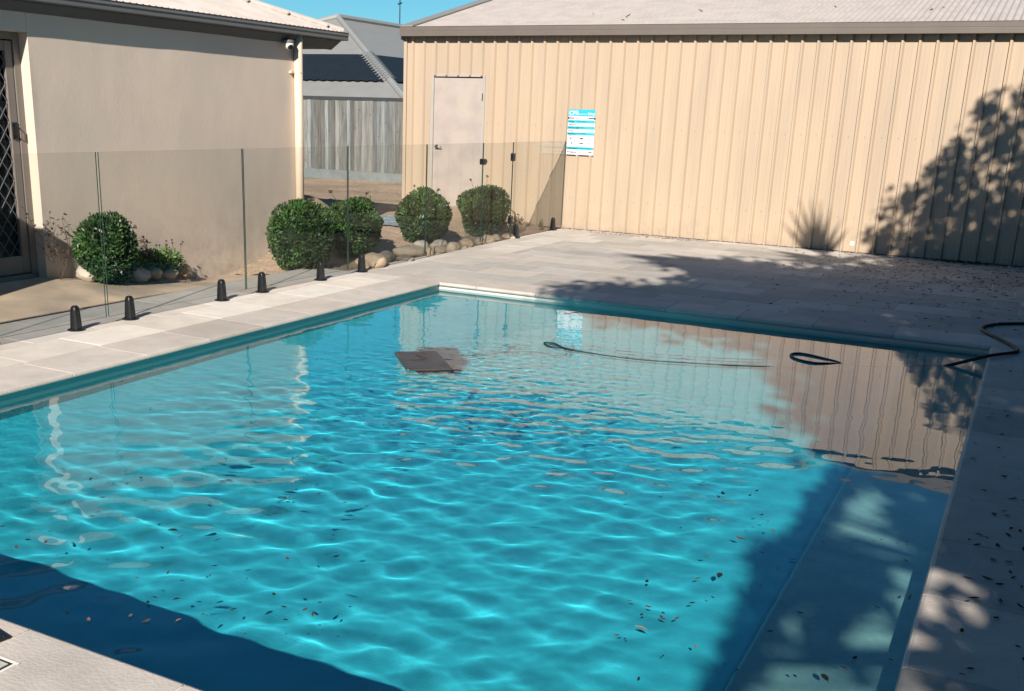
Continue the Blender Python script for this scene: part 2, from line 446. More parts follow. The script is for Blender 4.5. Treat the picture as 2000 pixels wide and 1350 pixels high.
wl.box((SX0-.004, YS-.024, -.02), (SX0, SY1, 2.6)); wl.box((SX0, SY1-.01, -.02), (SX1, SY1, 2.6)); wl.box((SX1-.01, YS, -.02), (SX1, SY1-.01, 2.6))
for zz in (.42, 1.385):
    k = math.ceil((SX0+.1-R0)/RP)
    while R0+k*RP < 5.4:
        x = R0+k*RP+.12
        if not (DX0-.03 < x < DX1+.03): wl.box((x-.004, YS-.005, zz-.003), (x+.004, YS-.0005, zz+.003), 1)
        k += 1
wl.build('wall', [M_cream, M_fascia], shed)
fl = MB(); fl.box((SX0, YS+.03, -.03), (SX1-.01, SY1-.01, -.005)); fl.build('base_slab', M_plinth, shed)
# fascia gutter
fg = MB(); gy = YS-.14
def gutter_profile(s, x0, x1):
    pr = [(gy, 2.554), (gy, 2.612), (gy+.002, 2.616), (gy+.002, 2.620), (gy, 2.624), (gy, 2.676), (gy-.006, 2.683), (gy+.012, 2.683), (gy+.012, 2.60), (gy+.12, 2.60), (gy+.12, 2.554)]
    n = len(pr); vs = [(x0, y, z) for y, z in pr]+[(x1, y, z) for y, z in pr]
    s.add(vs, [(i, n+i, n+(i+1) % n, (i+1) % n) for i in range(n)]+[tuple(range(n)), tuple(range(n, 2*n))[::-1]])
gutter_profile(fg, -3.70, SX1+.15)
fg.build('gutter', M_fascia, shed)
# corrugated roof, two slopes
def corrugate(s, x0, x1, fn, rows, pitch=.076, amp=.0115, seg=8):
    n = int((x1-x0)/pitch*seg); vs = []
    for j in range(rows):
        for i in range(n+1):
            x = x0+(x1-x0)*i/n; vs.append(fn(x, j/(rows-1), amp*math.cos(2*PI*x/pitch)))
    s.add(vs, [(j*(n+1)+i, j*(n+1)+i+1, (j+1)*(n+1)+i+1, (j+1)*(n+1)+i) for j in range(rows-1) for i in range(n)])
tp = math.tan(R(13.5)); ry0 = YS-.085; ryr = YS+2.9; rz0 = 2.672
rf = MB()
corrugate(rf, -3.68, SX1+.1, lambda x, t, h: (x, ry0+(ryr-ry0)*t, rz0+(ryr-ry0)*t*tp+h), 5)
corrugate(rf, -3.68, SX1+.1, lambda x, t, h: (x, ryr+(ryr-ry0)*t, rz0+(ryr-ry0)*(1-t)*tp+h), 3)
rf.build('roof', M_roof, shed, smooth=True)
bg_ = MB(); L_ = ryr-ry0
def slopebox(s, x0, x1, y0, y1, z0, h0, h1):
    vs = [(x0, y0, z0+h0), (x1, y0, z0+h0), (x1, y1, z0+(y1-y0)*tp+h0), (x0, y1, z0+(y1-y0)*tp+h0), (x0, y0, z0+h1), (x1, y0, z0+h1), (x1, y1, z0+(y1-y0)*tp+h1), (x0, y1, z0+(y1-y0)*tp+h1)]
    s.add(vs, [(0,3,2,1),(4,5,6,7),(0,1,5,4),(1,2,6,5),(2,3,7,6),(3,0,4,7)])
slopebox(bg_, -3.70, -3.50, ry0-.03, ryr, rz0, .012, .03)
bg_.box((-3.72, ry0+.02, 2.5), (-3.695, ryr, 2.6))
bg_.build('barge_capping', M_grey_roof, shed)
rc = MB(); rc.tube([(-3.7, ryr, rz0+L_*tp+.0), (SX1, ryr, rz0+L_*tp+.0)], .05, 10); rc.build('ridge_cap', M_roof, shed)
# gable end under the barge
ge = MB(); ge.add([(SX0, YS, 2.6), (SX0, ryr, 2.6), (SX0, ryr, rz0+L_*tp-.03), (SX0, YS, 2.66)], [(0, 1, 2, 3)]); ge.build('gable', M_cream, shed)
# door
df = MB()
df.box((DX0-.022, YS-.012, 0), (DX0+.022, YS+.05, DZ+.0)); df.box((DX1-.018, YS-.012, 0), (DX1+.022, YS+.05, DZ)); df.box((DX0-.022, YS-.012, DZ), (DX1+.022, YS+.05, DZ+.03))
dfo = df.build('door_frame', M_doorframe, shed)
dr = MB(); dr.box((DX0+.024, YS+.006, .02), (DX1-.02, YS+.04, DZ-.018))
dro = dr.build('door', M_door, shed, bevel=.002)
hd = MB()
Mx = Matrix.Rotation(PI/2, 4, 'X')
hd.lathe([(.0, 0), (.028, 0), (.028, .008), (.012, .012), (.012, .05), (0, .05)], 16, (DX0+.085, YS+.005, 1.03), M=Mx)
hd.tube([(DX0+.085, YS-.042, 1.03), (DX0+.12, YS-.046, 1.03), (DX0+.185, YS-.044, 1.026)], [.011, .010, .008], 8)
ho = hd.build('handle', M_steel, dro, smooth=True); ho.location = (0, 0, 0)
hg = MB()
for z in (.3, 1.74):
    hg = MB(); hg.box((DX1-.022, YS-.016, z-.05), (DX1-.008, YS-.001, z+.05)); hg.build('hinge', M_steel, dro).location = (0, 0, 0)
la = MB(); la.box((-1.632, YS-.012, 1.39), (-1.618, YS-.001, 1.45)); la.tube([(-1.625, YS-.014, 1.44), (-1.628, YS-.016, 1.36)], .004, 6); la.build('hook', M_dark, shed)
st = MB(); st.box((2.845, YS-.004, .085), (2.89, YS-.0012, .135), M=None); st.box((2.858, YS-.0055, .098), (2.877, YS-.0042, .105), 1); st.box((2.858, YS-.0055, .112), (2.877, YS-.0042, .118), 1)
st.build('sticker', [M_white, M_fascia], shed)

# resuscitation sign
sg = thing('safety_sign', (-.8355, YS-.03, 1.313), 'white and turquoise poolside first aid sign hanging on the cream shed wall', 'sign')
M_sign = mat('sign_white', (.80, .79, .76), .02, 5, .35); M_teal = mat('sign_teal', (.04, .46, .58), .05, 12, .35); M_ink = mat('sign_ink', (.02, .045, .055), .05, 5, .4)
sx0, sx1, sz0, sz1 = -1.034, -.637, 1.013, 1.612
b = MB(); b.box((sx0, YS-.036, sz0), (sx1, YS-.031, sz1)); b.build('sign_board', M_sign, sg, bevel=.0015)
b = MB(); yb = YS-.0375
def band(s, u0, u1, v0, v1, mi=0, yy=yb):   # u,v in 0..1 of the sign, v from the top
    s.box((sx0+(sx1-sx0)*u0, yy, sz1-(sz1-sz0)*v1), (sx0+(sx1-sx0)*u1, YS-.0362, sz1-(sz1-sz0)*v0), mi)
for v0, v1 in ((0.0, .150), (.235, .300), (.370, .435), (.505, .565), (.825, .885)): band(b, .005, .995, v0, v1)
b.build('colour_band', M_teal, sg)
def pict(*rs):
    b = MB()
    for q in rs: band(b, *q)
    b.build('pictogram', M_ink, sg)
pict((.0, .04, .165, .22), (.04, .24, .182, .205)); pict((.96, 1., .165, .22), (.75, .96, .182, .205))
for (u, v, q) in ((.14, .640, .05), (.22, .635, .03), (.17, .745, .04), (.24, .74, .025)): pict((u-q*.4, u+q*.5, v-.02, v+.02))
pict((.47, .60, .63, .655), (.49, .58, .622, .63)); pict((.46, .62, .735, .755))
pict((.80, .84, .628, .655)); pict((.88, .91, .635, .650)); pict((.80, .84, .735, .760)); pict((.88, .91, .74, .755))
def text(body, u, v, size, m, parent, name='lettering', align='LEFT', bold=0.0):
    cu = bpy.data.curves.new('t', 'FONT'); cu.body = body; cu.size = size; cu.align_x = align; cu.offset = bold; cu.extrude = .0004
    t = bpy.data.objects.new('t', cu); C.objects.link(t); bpy.context.view_layer.update()
    me = bpy.data.meshes.new_from_object(t.evaluated_get(bpy.context.evaluated_depsgraph_get())); bpy.data.objects.remove(t)
    me.materials.clear(); me.materials.append(m)
    o = bpy.data.objects.new(name, me); C.objects.link(o); o.parent = parent
    o.rotation_euler = (PI/2, 0, 0); o.location = Vector((sx0+(sx1-sx0)*u, YS-.0385, sz1-(sz1-sz0)*v))-Vector(parent.location)
    return o
text('CPR', .03, .125, .078, M_sign, sg, bold=.0015); text('Resuscitation', .34, .115, .026, M_sign, sg); text('Safety', .72, .115, .042, M_sign, sg, bold=.001)
text('RESUSCITATION', .27, .205, .024, M_ink, sg)
for s_, v in (('Danger', .285), ('Response', .352), ('Send for help', .42), ('Airway', .487), ('Breathing', .552), ('Defibrillation', .873)):
    text(s_, .03, v, .028, M_ink, sg, bold=.0006)
for s_, v in (('Check for danger', .27), ('Talk and touch', .335), ('Call for help', .40), ('Open airway', .47), ('Normal breathing?', .535), ('Attach defibrillator and follow', .862), ('30 compressions : 2 breaths', .595)):
    text(s_, .34, v, .018, M_ink, sg)
text('CPR', .03, .60, .026, M_ink, sg); text('Emergency', .03, .955, .030, M_ink, sg, bold=.0006); text('follow instructions', .30, .95, .014, M_ink, sg); text('000', .82, .955, .034, M_ink, sg, bold=.001)

# ---------------------------------------------------------------- house
house = thing('house', (XH-3, -3, 0), 'taupe rendered house wing with slate gutter and pale corrugated roof', 'house')
RY, CY = -2.526, .995          # recess corner, far corner
hw = MB()
# front wall with fine trowel relief
nx_, nz_ = 150, 90
vs = []
for j in range(nz_+1):
    for i in range(nx_+1):
        y = RY+(CY-RY)*i/nx_; z = -.25+2.50*j/nz_
        e = min(1, 8*min(i, nx_-i, nz_)/nx_) if True else 1
        d = (.0045*noise.noise((y*1.7, z*1.7, 1))+.0010*noise.noise((y*6+3, z*3.2, 4)) + .0003*noise.noise((y*17, z*9, 8)))*min(1, i/2, (nx_-i)/2)
        vs.append((XH+d, y, z))
hw.add(vs, [(j*(nx_+1)+i, j*(nx_+1)+i+1, (j+1)*(nx_+1)+i+1, (j+1)*(nx_+1)+i) for j in range(nz_) for i in range(nx_)])
hw.add([(XH-.24, RY, -.25), (XH, RY, -.25), (XH, RY, 2.25), (XH-.24, RY, 2.25)], [(0, 1, 2, 3)])                       # reveal
hw.add([(XH, CY, -.25), (XH-6, CY, -.25), (XH-6, CY, 2.25), (XH, CY, 2.25)], [(0, 1, 2, 3)])
hwo = hw.build('wall', M_render, house)
for p_ in hwo.data.polygons[:nx_*nz_]: p_.use_smooth = True
lt = MB(); lt.box((XH-.24, -9, 2.022), (XH+.002, RY-.004, 2.25)); lt.box((XH-.24, -9, -.1), (XH, -4.1, 2.021)); lt.build('lintel', M_render, house)
bk = MB(); bk.box((XH-6, -9, -.2), (XH-.24, CY-.02, 2.3)); bk.build('rear_wall', M_render, house)
# eave: soffit, fascia, gutter
GX = XH+.13; EY = 1.70
ev = MB()
ev.add([(XH-.02, -9, 2.142), (GX-.06, -9, 2.235), (GX-.06, EY-.06, 2.235), (XH-.02, EY-.12, 2.142), (XH-.02, -9, 2.30), (GX-.06, -9, 2.30), (GX-.06, EY-.06, 2.30), (XH-.02, EY-.12, 2.30)],
       [(0,3,2,1),(4,5,6,7),(0,1,5,4),(1,2,6,5),(2,3,7,6),(3,0,4,7)])
ev.box((XH-6, CY+.004, 2.150), (XH-.022, EY-.12, 2.30))
ev.build('soffit', M_soffit, house)
gt = MB()
pr = [(GX-.055, 2.243), (GX-.01, 2.243), (GX-.004, 2.250), (GX-.004, 2.285), (GX+.004, 2.292), (GX+.004, 2.302), (GX, 2.306), (GX, 2.320), (GX+.006, 2.326), (GX-.006, 2.326), (GX-.012, 2.27), (GX-.055, 2.27)]
n = len(pr); vs = [(x, -9, z) for x, z in pr]+[(x, EY, z) for x, z in pr]
gt.add(vs, [(i, (i+1) % n, n+(i+1) % n, n+i) for i in range(n)]+[tuple(range(n))[::-1], tuple(range(n, 2*n))])
gt.box((XH-6, EY-.06, 2.243), (GX-.056, EY, 2.322))
gt.build('gutter', M_gutter, house)
# roof: slope facing the pool, cut by the hip
tq = math.tan(R(19.2)); rx = GX-.03; rz = 2.325
hr = MB(); pitch_ = .076; seg = 8; y0_, y1_ = -9, EY-.02; n = int((y1_-y0_)/pitch_*seg); rows = 5
vs = []
for j in range(rows):
    for i in range(n+1):
        y = y0_+(y1_-y0_)*i/n; d = min(4.2, (y1_-y)); t = j/(rows-1)
        vs.append((rx-d*t, y, rz+d*t*tq+0.0115*math.cos(2*PI*y/pitch_)))
hr.add(vs, [(j*(n+1)+i, j*(n+1)+i+1, (j+1)*(n+1)+i+1, (j+1)*(n+1)+i) for j in range(rows-1) for i in range(n)])
hr.add([(rx, y1_, rz), (rx-4.2, y1_-4.2, rz+4.2*tq), (rx-8.4, y1_, rz)], [(0, 1, 2)])
hr.build('roof', M_roof, house, smooth=True)
hc = MB(); hc.tube([(rx-.02, y1_-.02, rz+.012), (rx-4.2, y1_-4.2, rz+4.2*tq+.012)], .042, 10)
for k in range(14):
    t = .15+k*.3; hc.tube([(rx-t+.05, y1_-t-.09, rz+t*tq-.01), (rx-t+.05, y1_-t-.03, rz+t*tq+.02)], .012, 6)
hc.build('hip_cap', M_roof, house)
# downpipe
dp = MB(); PX, PY = XH+.047, .885
dp.tube([(PX, PY, -.05), (PX, PY, 2.26)], .0455, 20)
dpo = dp.build('downpipe', M_downpipe, house, smooth=True)
br = MB(); br.tube([(PX, PY, 1.868), (PX, PY, 1.882)], .0475, 20); br.box((XH, PY-.10, 1.866), (XH+.03, PY-.048, 1.886)); br.tube([(XH+.02, PY-.075, 1.87), (XH+.02, PY-.085, 1.905)], .006, 6)
bo = br.build('pipe_clip', M_downpipe, dpo); bo.location = (0, 0, 0)
# recessed screen door
FX = XH-.10
M_alu = mat('bronze_aluminium', (.21, .185, .165), .05, 6, .45, spec=.4)
jf = MB(); jf.box((FX-.06, RY-.060, -.1), (FX, RY-.002, 2.020)); jf.box((FX-.06, -4.1, 1.965), (FX, RY-.060, 2.020)); jf.box((FX-.06, -4.1, -.1), (FX+.03, RY-.062, .145))
jf.build('door_frame', M_alu, house)
sd = MB(); dz0, dz1 = .155, 1.955
sd.box((FX-.045, RY-.135, dz0), (FX-.012, RY-.066, dz1)); sd.box((FX-.045, -3.35, dz0), (FX-.012, -3.28, dz1)); sd.box((FX-.045, -3.28, dz1-.075), (FX-.012, RY-.137, dz1)); sd.box((FX-.045, -3.28, dz0), (FX-.012, RY-.137, dz0+.14))
sdo = sd.build('security_door', M_alu, house, bevel=.003)
gl = MB(); ya, yb_ = -3.28, RY-.137; za, zb = dz0+.14, dz1-.075; P_ = .15
def diag(sgn):
    k = -40
    while k < 60:
        c_ = k*P_; k += 1
        # line: z = za + sgn*(y-ya)*1.35 + c_
        pts = []
        for y in (ya, yb_):
            pts.append((y, za+sgn*(y-ya)*1.45+c_))
        (y0, z0), (y1, z1) = pts
        lo, hi = 0., 1.
        for zl, s_ in ((za, 1), (zb, -1)):
            f0, f1 = (z0-zl)*s_, (z1-zl)*s_
            if f0 < 0 and f1 < 0: hi = -1; break
            if f0 < 0: lo = max(lo, f0/(f0-f1))
            if f1 < 0: hi = min(hi, f0/(f0-f1))
        if hi-lo < .01: continue
        A = (FX-.028, y0+(y1-y0)*lo, z0+(z1-z0)*lo); B = (FX-.028, y0+(y1-y0)*hi, z0+(z1-z0)*hi)
        gl.tube([A, B], .0045, 4)
diag(1); diag(-1)
glo = gl.build('grille', mat('grille_metal', (.10, .105, .11), .05, 6, .45), sdo); glo.location = (0, 0, 0)
hb = MB(); hb.box((FX-.012, RY-.125, 1.215), (FX-.002, RY-.078, 1.345)); hb.tube([(FX+.0, RY-.10, 1.235), (FX+.03, RY-.10, 1.25), (FX+.03, RY-.10, 1.31), (FX, RY-.10, 1.325)], .008, 8)
hbo = hb.build('handle', M_black, sdo, bevel=.002); hbo.location = (0, 0, 0)
bs = MB(); bs.box((FX-.09, -4.1, .145), (FX-.065, RY-.06, 1.965)); bs.build('door_glass', mat('dark_glass', (.015, .02, .025), .1, 3, .12, spec=.6), house)

# garden wall (outside the frame on the left) that shades the corner by the door
gw = MB(); gw.box((-5.2, -4.75, -.2), (-1.60, -4.55, 1.78)); tag(gw.build('garden_wall', M_render), 'short rendered wall left of the frame that shades the screen door', 'wall')

# security camera under the eave
cm = thing('security_camera', (XH+.06, .70, 2.185), 'white dome security camera with dark lens under the house eave', 'camera')
c0 = MB(); c0.lathe([(0, 0), (.058, 0), (.062, -.012), (.060, -.028), (0, -.028)], 24, (0, 0, .0))
cb = MB(); 
for i in range(1): pass
Mr = Matrix.Rotation(R(0), 4, 'X')
def sphere(s, c, r, nu=20, nv=12, mi=0, sq=(1, 1, 1)):
    prof_ = [(max(1e-4, r*math.sin(PI*k/nv)), -r*math.cos(PI*k/nv)) for k in range(nv+1)]
    o = len(s.v); s.lathe(prof_, nu, (0, 0, 0), mi)
    for q in range(o, len(s.v)): v = s.v[q]; s.v[q] = (v[0]*sq[0]+c[0], v[1]*sq[1]+c[1], v[2]*sq[2]+c[2])
c0b = MB(); c0b.lathe([(0, .0), (.062, .0), (.066, -.02), (.055, -.06), (.03, -.085), (0, -.09)], 24, (0, 0, 0))
o = c0.build('mount', M_gutter); o.parent = cm
cb = MB(); sphere(cb, (.01, .0, -.045), .050); o = cb.build('camera_ball', M_white, smooth=True); o.parent = cm
cl = MB(); ld = Vector((.75, -.35, -.62)).normalized(); q = ld.to_track_quat('Z', 'Y').to_matrix().to_4x4()
cl.lathe([(0, .030), (.030, .030), (.028, .050), (.020, .054), (0, .054)], 20, (.01, 0, -.045), M=q); o = cl.build('lens', M_black, smooth=False); o.parent = cm

# ---------------------------------------------------------------- paling fence
pf = thing('paling_fence', (-8.3, 11, 0), 'weathered grey timber paling fence between house and shed', 'fence')
b = MB(); x = -16
while x < -3.8:
    wd = rnd.uniform(.088, .102); k = rnd.uniform(.42, .95); q_ = rnd.uniform(-.05, .07)
    t1 = 1.685+.02*(x+9)/3*.4+rnd.uniform(-.006, .006)+ (.03 if rnd.random() < .02 else 0)
    a = rnd.uniform(-.004, .004)
    b.box((x, 11+a, .23), (x+wd-.004, 11.016+a, t1), 0, (k*(1+q_), k, k*(1-q_)))
    # knots and a split
    if rnd.random() < .6:
        kz = rnd.uniform(.35, 1.6); b.box((x+wd*.3, 10.997+a, kz), (x+wd*.3+.018, 10.9995+a, kz+.03), 0, (.35, .33, .3))
    x += wd
b.build('palings', M_wood, pf)
b = MB(); b.box((-16, 10.985, .03), (-3.8, 11.02, .228)); b.build('plinth_board', M_plinth, pf)
for z in (.5, 1.0, 1.5): b = MB(); b.box((-16, 11.02, z), (-3.8, 11.06, z+.07)); b.build('rail', M_wood, pf)

# ---------------------------------------------------------------- neighbouring house
nb = thing('neighbouring_house', (-20, 28, 0), 'grey hip roofed house behind the timber fence', 'house')
Cn = Vector((-12.6, 20, 1.86)); dn = 7.9; ta = math.tan(R(21)); Wn = 15.8
A_ = Cn+Vector((-dn, dn, dn*ta)); B_ = A_+Vector((0, 8, 0))
C2 = Cn+Vector((-2*dn, 0, 0)); C3 = Cn+Vector((0, 8+2*dn, 0)); C4 = C2+Vector((0, 8+2*dn, 0))
b = MB(); b.add([Cn, A_, B_, C3, C2, C4], [(0, 4, 1), (0, 1, 2, 3), (4, 5, 2, 1), (5, 3, 2)]); 
b.build('roof', M_grey_roof, nb)
b = MB(); b.tube([Cn+Vector((0, 0, .03)), A_+Vector((0, 0, .05))], .10, 8); b.tube([A_+Vector((0, 0, .05)), B_+Vector((0, 0, .05))], .12, 8); b.tube([C2+Vector((0, 0, .03)), A_+Vector((0, 0, .05))], .12, 8)
M_cap = mat('grey_capping', (.29, .29, .275), .05, 2, .55, 0, 8, .4)
b.build('roof_capping', M_cap, nb)
b = MB(); b.box((C2.x+.5, 20.5, -.3), (Cn.x-.5, 20.6, 1.9)); b.box((Cn.x-.6, 20.6, -.3), (Cn.x-.5, 43, 1.9)); b.build('wall', M_render, nb)
b = MB(); b.box((C2.x-.1, 19.88, 1.70), (Cn.x+.1, 20.03, 1.87)); b.box((Cn.x-.05, 20.031, 1.70), (Cn.x+.1, 43.8, 1.87)); b.build('gutter', M_dark, nb)
# dark solar matting laid on the lower part of both slopes
def on_face(f, t, u):       # f 0: front slope, 1: right slope; t up the slope 0..1, u metres from the hip
    base = Cn+(A_-Cn)*t
    return base+(Vector((-u, 0, 0)) if f == 0 else Vector((0, u, 0)))
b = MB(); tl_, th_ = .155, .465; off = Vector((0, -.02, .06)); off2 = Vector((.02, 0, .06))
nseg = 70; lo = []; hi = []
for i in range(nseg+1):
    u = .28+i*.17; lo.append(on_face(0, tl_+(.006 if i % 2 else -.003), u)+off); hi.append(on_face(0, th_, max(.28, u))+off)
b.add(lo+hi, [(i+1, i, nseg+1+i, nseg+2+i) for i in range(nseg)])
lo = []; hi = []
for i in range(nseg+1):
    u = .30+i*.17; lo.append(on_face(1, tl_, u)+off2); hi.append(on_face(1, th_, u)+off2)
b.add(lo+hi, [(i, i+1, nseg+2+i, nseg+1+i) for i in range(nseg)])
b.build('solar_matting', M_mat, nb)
M_pipe = mat('pipe_grey', (.20, .22, .23), .1, 5, .5)
for k in range(12):
    b = MB(); t = tl_+.012+(th_-tl_-.03)*k/11; a = on_face(0, t, .42)+Vector((0, -.03, .09)); c_ = on_face(0, t, .0)+Vector((0, -.03, .22)); d_ = on_face(1, t, .25)+Vector((.03, 0, .12))
    b.tube([a, c_, d_], .016, 5); b.build('matting_pipe', M_pipe, nb)
an = MB(); ax = on_face(1, 1, 0); 
AP = A_+Vector((0, 4.6, 0)); an.tube([AP, AP+Vector((0, 0, 3.6))], .022, 6); an.box((AP.x-.07, AP.y-.07, AP.z+2.45), (AP.x+.10, AP.y+.07, AP.z+2.8)); an.tube([AP+Vector((-.1, 0, .95)), AP+Vector((.1, 0, 1.0))], .03, 5)
an.tube([AP, AP+Vector((.5, -.3, -.15))], .02, 5)
tag(an.build('antenna', M_mat), 'thin television antenna mast on the grey roof ridge', 'antenna')

# ---------------------------------------------------------------- glass pool fence
def fx(y): return interp(y, [-5, .6, 1.33, 2.74, 5.4], [-.905, -.905, -.925, -.985, -1.045])
pfz = thing('glass_pool_fence', (-.93, 0, 0), 'frameless clear glass pool fence on black spigots', 'fence')
def panel(y0, y1, z0, z1, parent, name='glass_panel'):
    xa, xb = fx(y0), fx(y1); h = .005; s = MB()
    vs = [(xa-h, y0, z0), (xa+h, y0, z0), (xb+h, y1, z0), (xb-h, y1, z0), (xa-h, y0, z1), (xa+h, y0, z1), (xb+h, y1, z1), (xb-h, y1, z1)]
    s.add(vs, [(3, 7, 4, 0), (1, 5, 6, 2)], 0); s.add(vs, [(0, 3, 2, 1), (4, 5, 6, 7), (0, 1, 5, 4), (2, 3, 7, 6)], 1)
    return s.build(name, [M_glass, M_edge], parent)
for y0, y1 in ((-6.25, -4.755), (-4.74, -3.222), (-3.200, -1.687), (-1.672, -.182), (-.166, 1.322), (1.336, 2.738), (3.600, 5.345)):
    panel(y0, y1, .05, 1.193, pfz)
def spigot_mesh():
    s = MB(); z0, z1 = .008, .172
    for (a, b_, c_, d_) in ((.033, .029, z0, .10), (.029, .025, .10, .150)):
        pass
    lv = [(.008, .034, .031), (.05, .033, .030), (.10, .029, .028), (.145, .026, .026), (.162, .021, .022), (.172, .012, .014)]
    vs = []
    for (z, a, c_) in lv:
        ch = .30
        for (sx, sy) in ((1, 1-ch), (1-ch, 1), (-(1-ch), 1), (-1, 1-ch), (-1, -(1-ch)), (-(1-ch), -1), (1-ch, -1), (1, -(1-ch))): vs.append((a*sx, c_*sy, z))
    k = 8; s.add(vs, [(i*k+j, i*k+(j+1) % k, (i+1)*k+(j+1) % k, (i+1)*k+j) for i in range(len(lv)-1) for j in range(k)]+[tuple(range(k))[::-1], tuple(range((len(lv)-1)*k, len(lv)*k))])
    for zz in (.06, .125): s.tube([(.030, 0, zz), (.034, 0, zz)], .007, 8)
    return s
proto = spigot_mesh().build('spigot', M_black, pfz, bevel=.002)
pl0 = MB(); pl0.lathe([(0, .0005), (.060, .0005), (.060, .006), (.052, .010), (0, .010)], 20); plate = pl0.build('cover_plate', M_black, proto); plate.location = (0, 0, 0)
ys_ = [-4.35, -3.50, -2.995, -1.987, -1.471, -.618, .065, 3.783, 5.03]
for i, y in enumerate(ys_):
    o = proto if i == 0 else proto.copy()
    if i:
        C.objects.link(o); q = plate.copy(); C.objects.link(q); q.parent = o
    o.parent = pfz; o.location = Vector((fx(y), y, 0))-Vector(pfz.location)
gate = thing('fence_gate', (-.985, 3.59, 0), 'clear glass gate with black latch in front of the shed door', 'gate')
panel(2.752, 3.588, .05, 1.188, gate, 'gate_panel')
b = MB(); b.box((fx(2.75)-.03, 2.715, .945), (fx(2.75)+.035, 2.775, 1.012)); b.box((fx(2.75)+.0, 2.776, .962), (fx(2.75)+.03, 2.805, .997)); b.build('latch', M_black, gate, bevel=.006)
b = MB()
b.box((fx(3.594)-.022, 3.566, .965), (fx(3.594)+.026, 3.622, 1.060)); b.build('hinge', M_black, gate, bevel=.008)
b = MB(); b.box((fx(3.594)-.022, 3.566, .20), (fx(3.594)+.026, 3.622, .295)); b.build('hinge', M_black, gate, bevel=.008)

# ---------------------------------------------------------------- plants
def leaf_cloud(name, parent, c, rad, n, L_, W_, m, mi_m=None, seed=1, shell=.28, tone_rng=(.5, 1.8), flower=0, squash=1.0, lump=.13, flat_bottom=None):
    """many small leaves spread through the outer layer of a lumpy ball"""
    r = np.random.default_rng(seed); c = np.array(c, float); rad = np.array(rad, float)
    d = r.normal(size=(n, 3)); d /= np.linalg.norm(d, axis=1)[:, None]
    ph = r.uniform(0, 6.28, (9,)); fr = r.normal(size=(9, 3))*3.2
    lumpv = 1+lump*np.sum([np.sin(d@fr[k]+ph[k]) for k in range(9)], axis=0)/3
    rr_ = (1-shell*r.random(n)**1.6)*lumpv
    stray = r.random(n) < .02; rr_[stray] += r.random(stray.sum())*.10
    P = c+d*rad*rr_[:, None]
    if flat_bottom is not None: P[:, 2] = np.maximum(P[:, 2], flat_bottom+r.random(n)*.02)
    up = d*.75+r.normal(size=(n, 3))*.55+np.array([0, 0, .35]); up /= np.linalg.norm(up, axis=1)[:, None]
    t = np.cross(up, r.normal(size=(n, 3))); t /= np.linalg.norm(t, axis=1)[:, None]
    nrm = np.cross(up, t); k = (.7+.6*r.random(n))[:, None]
    a = up*L_*k*.5; b = t*W_*k*.5
    V = np.stack([P-a, P+b+nrm*W_*.15*k, P+a, P-b+nrm*W_*.15*k], 1).reshape(-1, 3)
    F = (np.arange(n)[:, None]*4+np.arange(4)).tolist()
    me = bpy.data.meshes.new(name); me.from_pydata(V.tolist(), [], F)
    mats = m if isinstance(m, (list, tuple)) else [m]
    for q in mats: me.materials.append(q)
    tn = r.uniform(*tone_rng, n)*(1+.25*np.sin(d@fr[0]*1.4+ph[0])); w_ = r.uniform(.85, 1.25, n)
    col = np.stack([tn*w_, tn, tn*.9, np.ones(n)], 1).repeat(4, 0).astype(np.float32)
    a_ = me.color_attributes.new('tone', 'FLOAT_COLOR', 'POINT'); a_.data.foreach_set('color', col.ravel())
    if flower: me.polygons.foreach_set('material_index', (r.random(n) < flower).astype(np.int32))
    me.update(); o = bpy.data.objects.new(name, me); C.objects.link(o)
    if parent: o.parent = parent; o.location = -Vector(parent.location)
    return o
def blob(s, c, rad, seed, nu=22, nv=14, amp=.16, mi=0, tone=None, fr=1.4):
    o = len(s.v); vs = []
    for j in range(nv+1):
        th = PI*j/nv
        for i in range(nu):
            ph = 2*PI*i/nu; d = Vector((math.sin(th)*math.cos(ph), math.sin(th)*math.sin(ph), -math.cos(th)))
            k = 1+amp*noise.noise(d*fr+Vector((seed*7.3, seed, 0)))+amp*.35*noise.noise(d*fr*3+Vector((seed, 3, 0)))
            vs.append((c[0]+d.x*rad[0]*k, c[1]+d.y*rad[1]*k, c[2]+d.z*rad[2]*k))
    fs = [(j*nu+i, j*nu+(i+1) % nu, (j+1)*nu+(i+1) % nu, (j+1)*nu+i) for j in range(nv) for i in range(nu)]
    s.add(vs, fs, mi, tone)
bushes = [((-1.99, -2.15, .365), .245, 'round clipped bush dotted with pale lilac flowers, against the house wall', .032, 5600, 1),
          ((-1.55, -.013, .300), .330, 'round green bush beside the black spigots, nearest the pool of the row', .006, 8200, 2),
          ((-1.60, .948, .285), .325, 'round green bush second in the row, touching the one nearest the pool', .006, 7800, 3),
          ((-1.55, 2.365, .292), .318, 'round green bush third in the row, behind the cluster of grey and brown rocks', .008, 7800, 4),
          ((-1.40, 3.60, .302), .330, 'round green bush in front of the shed door, last in the row', .02, 7800, 5)]
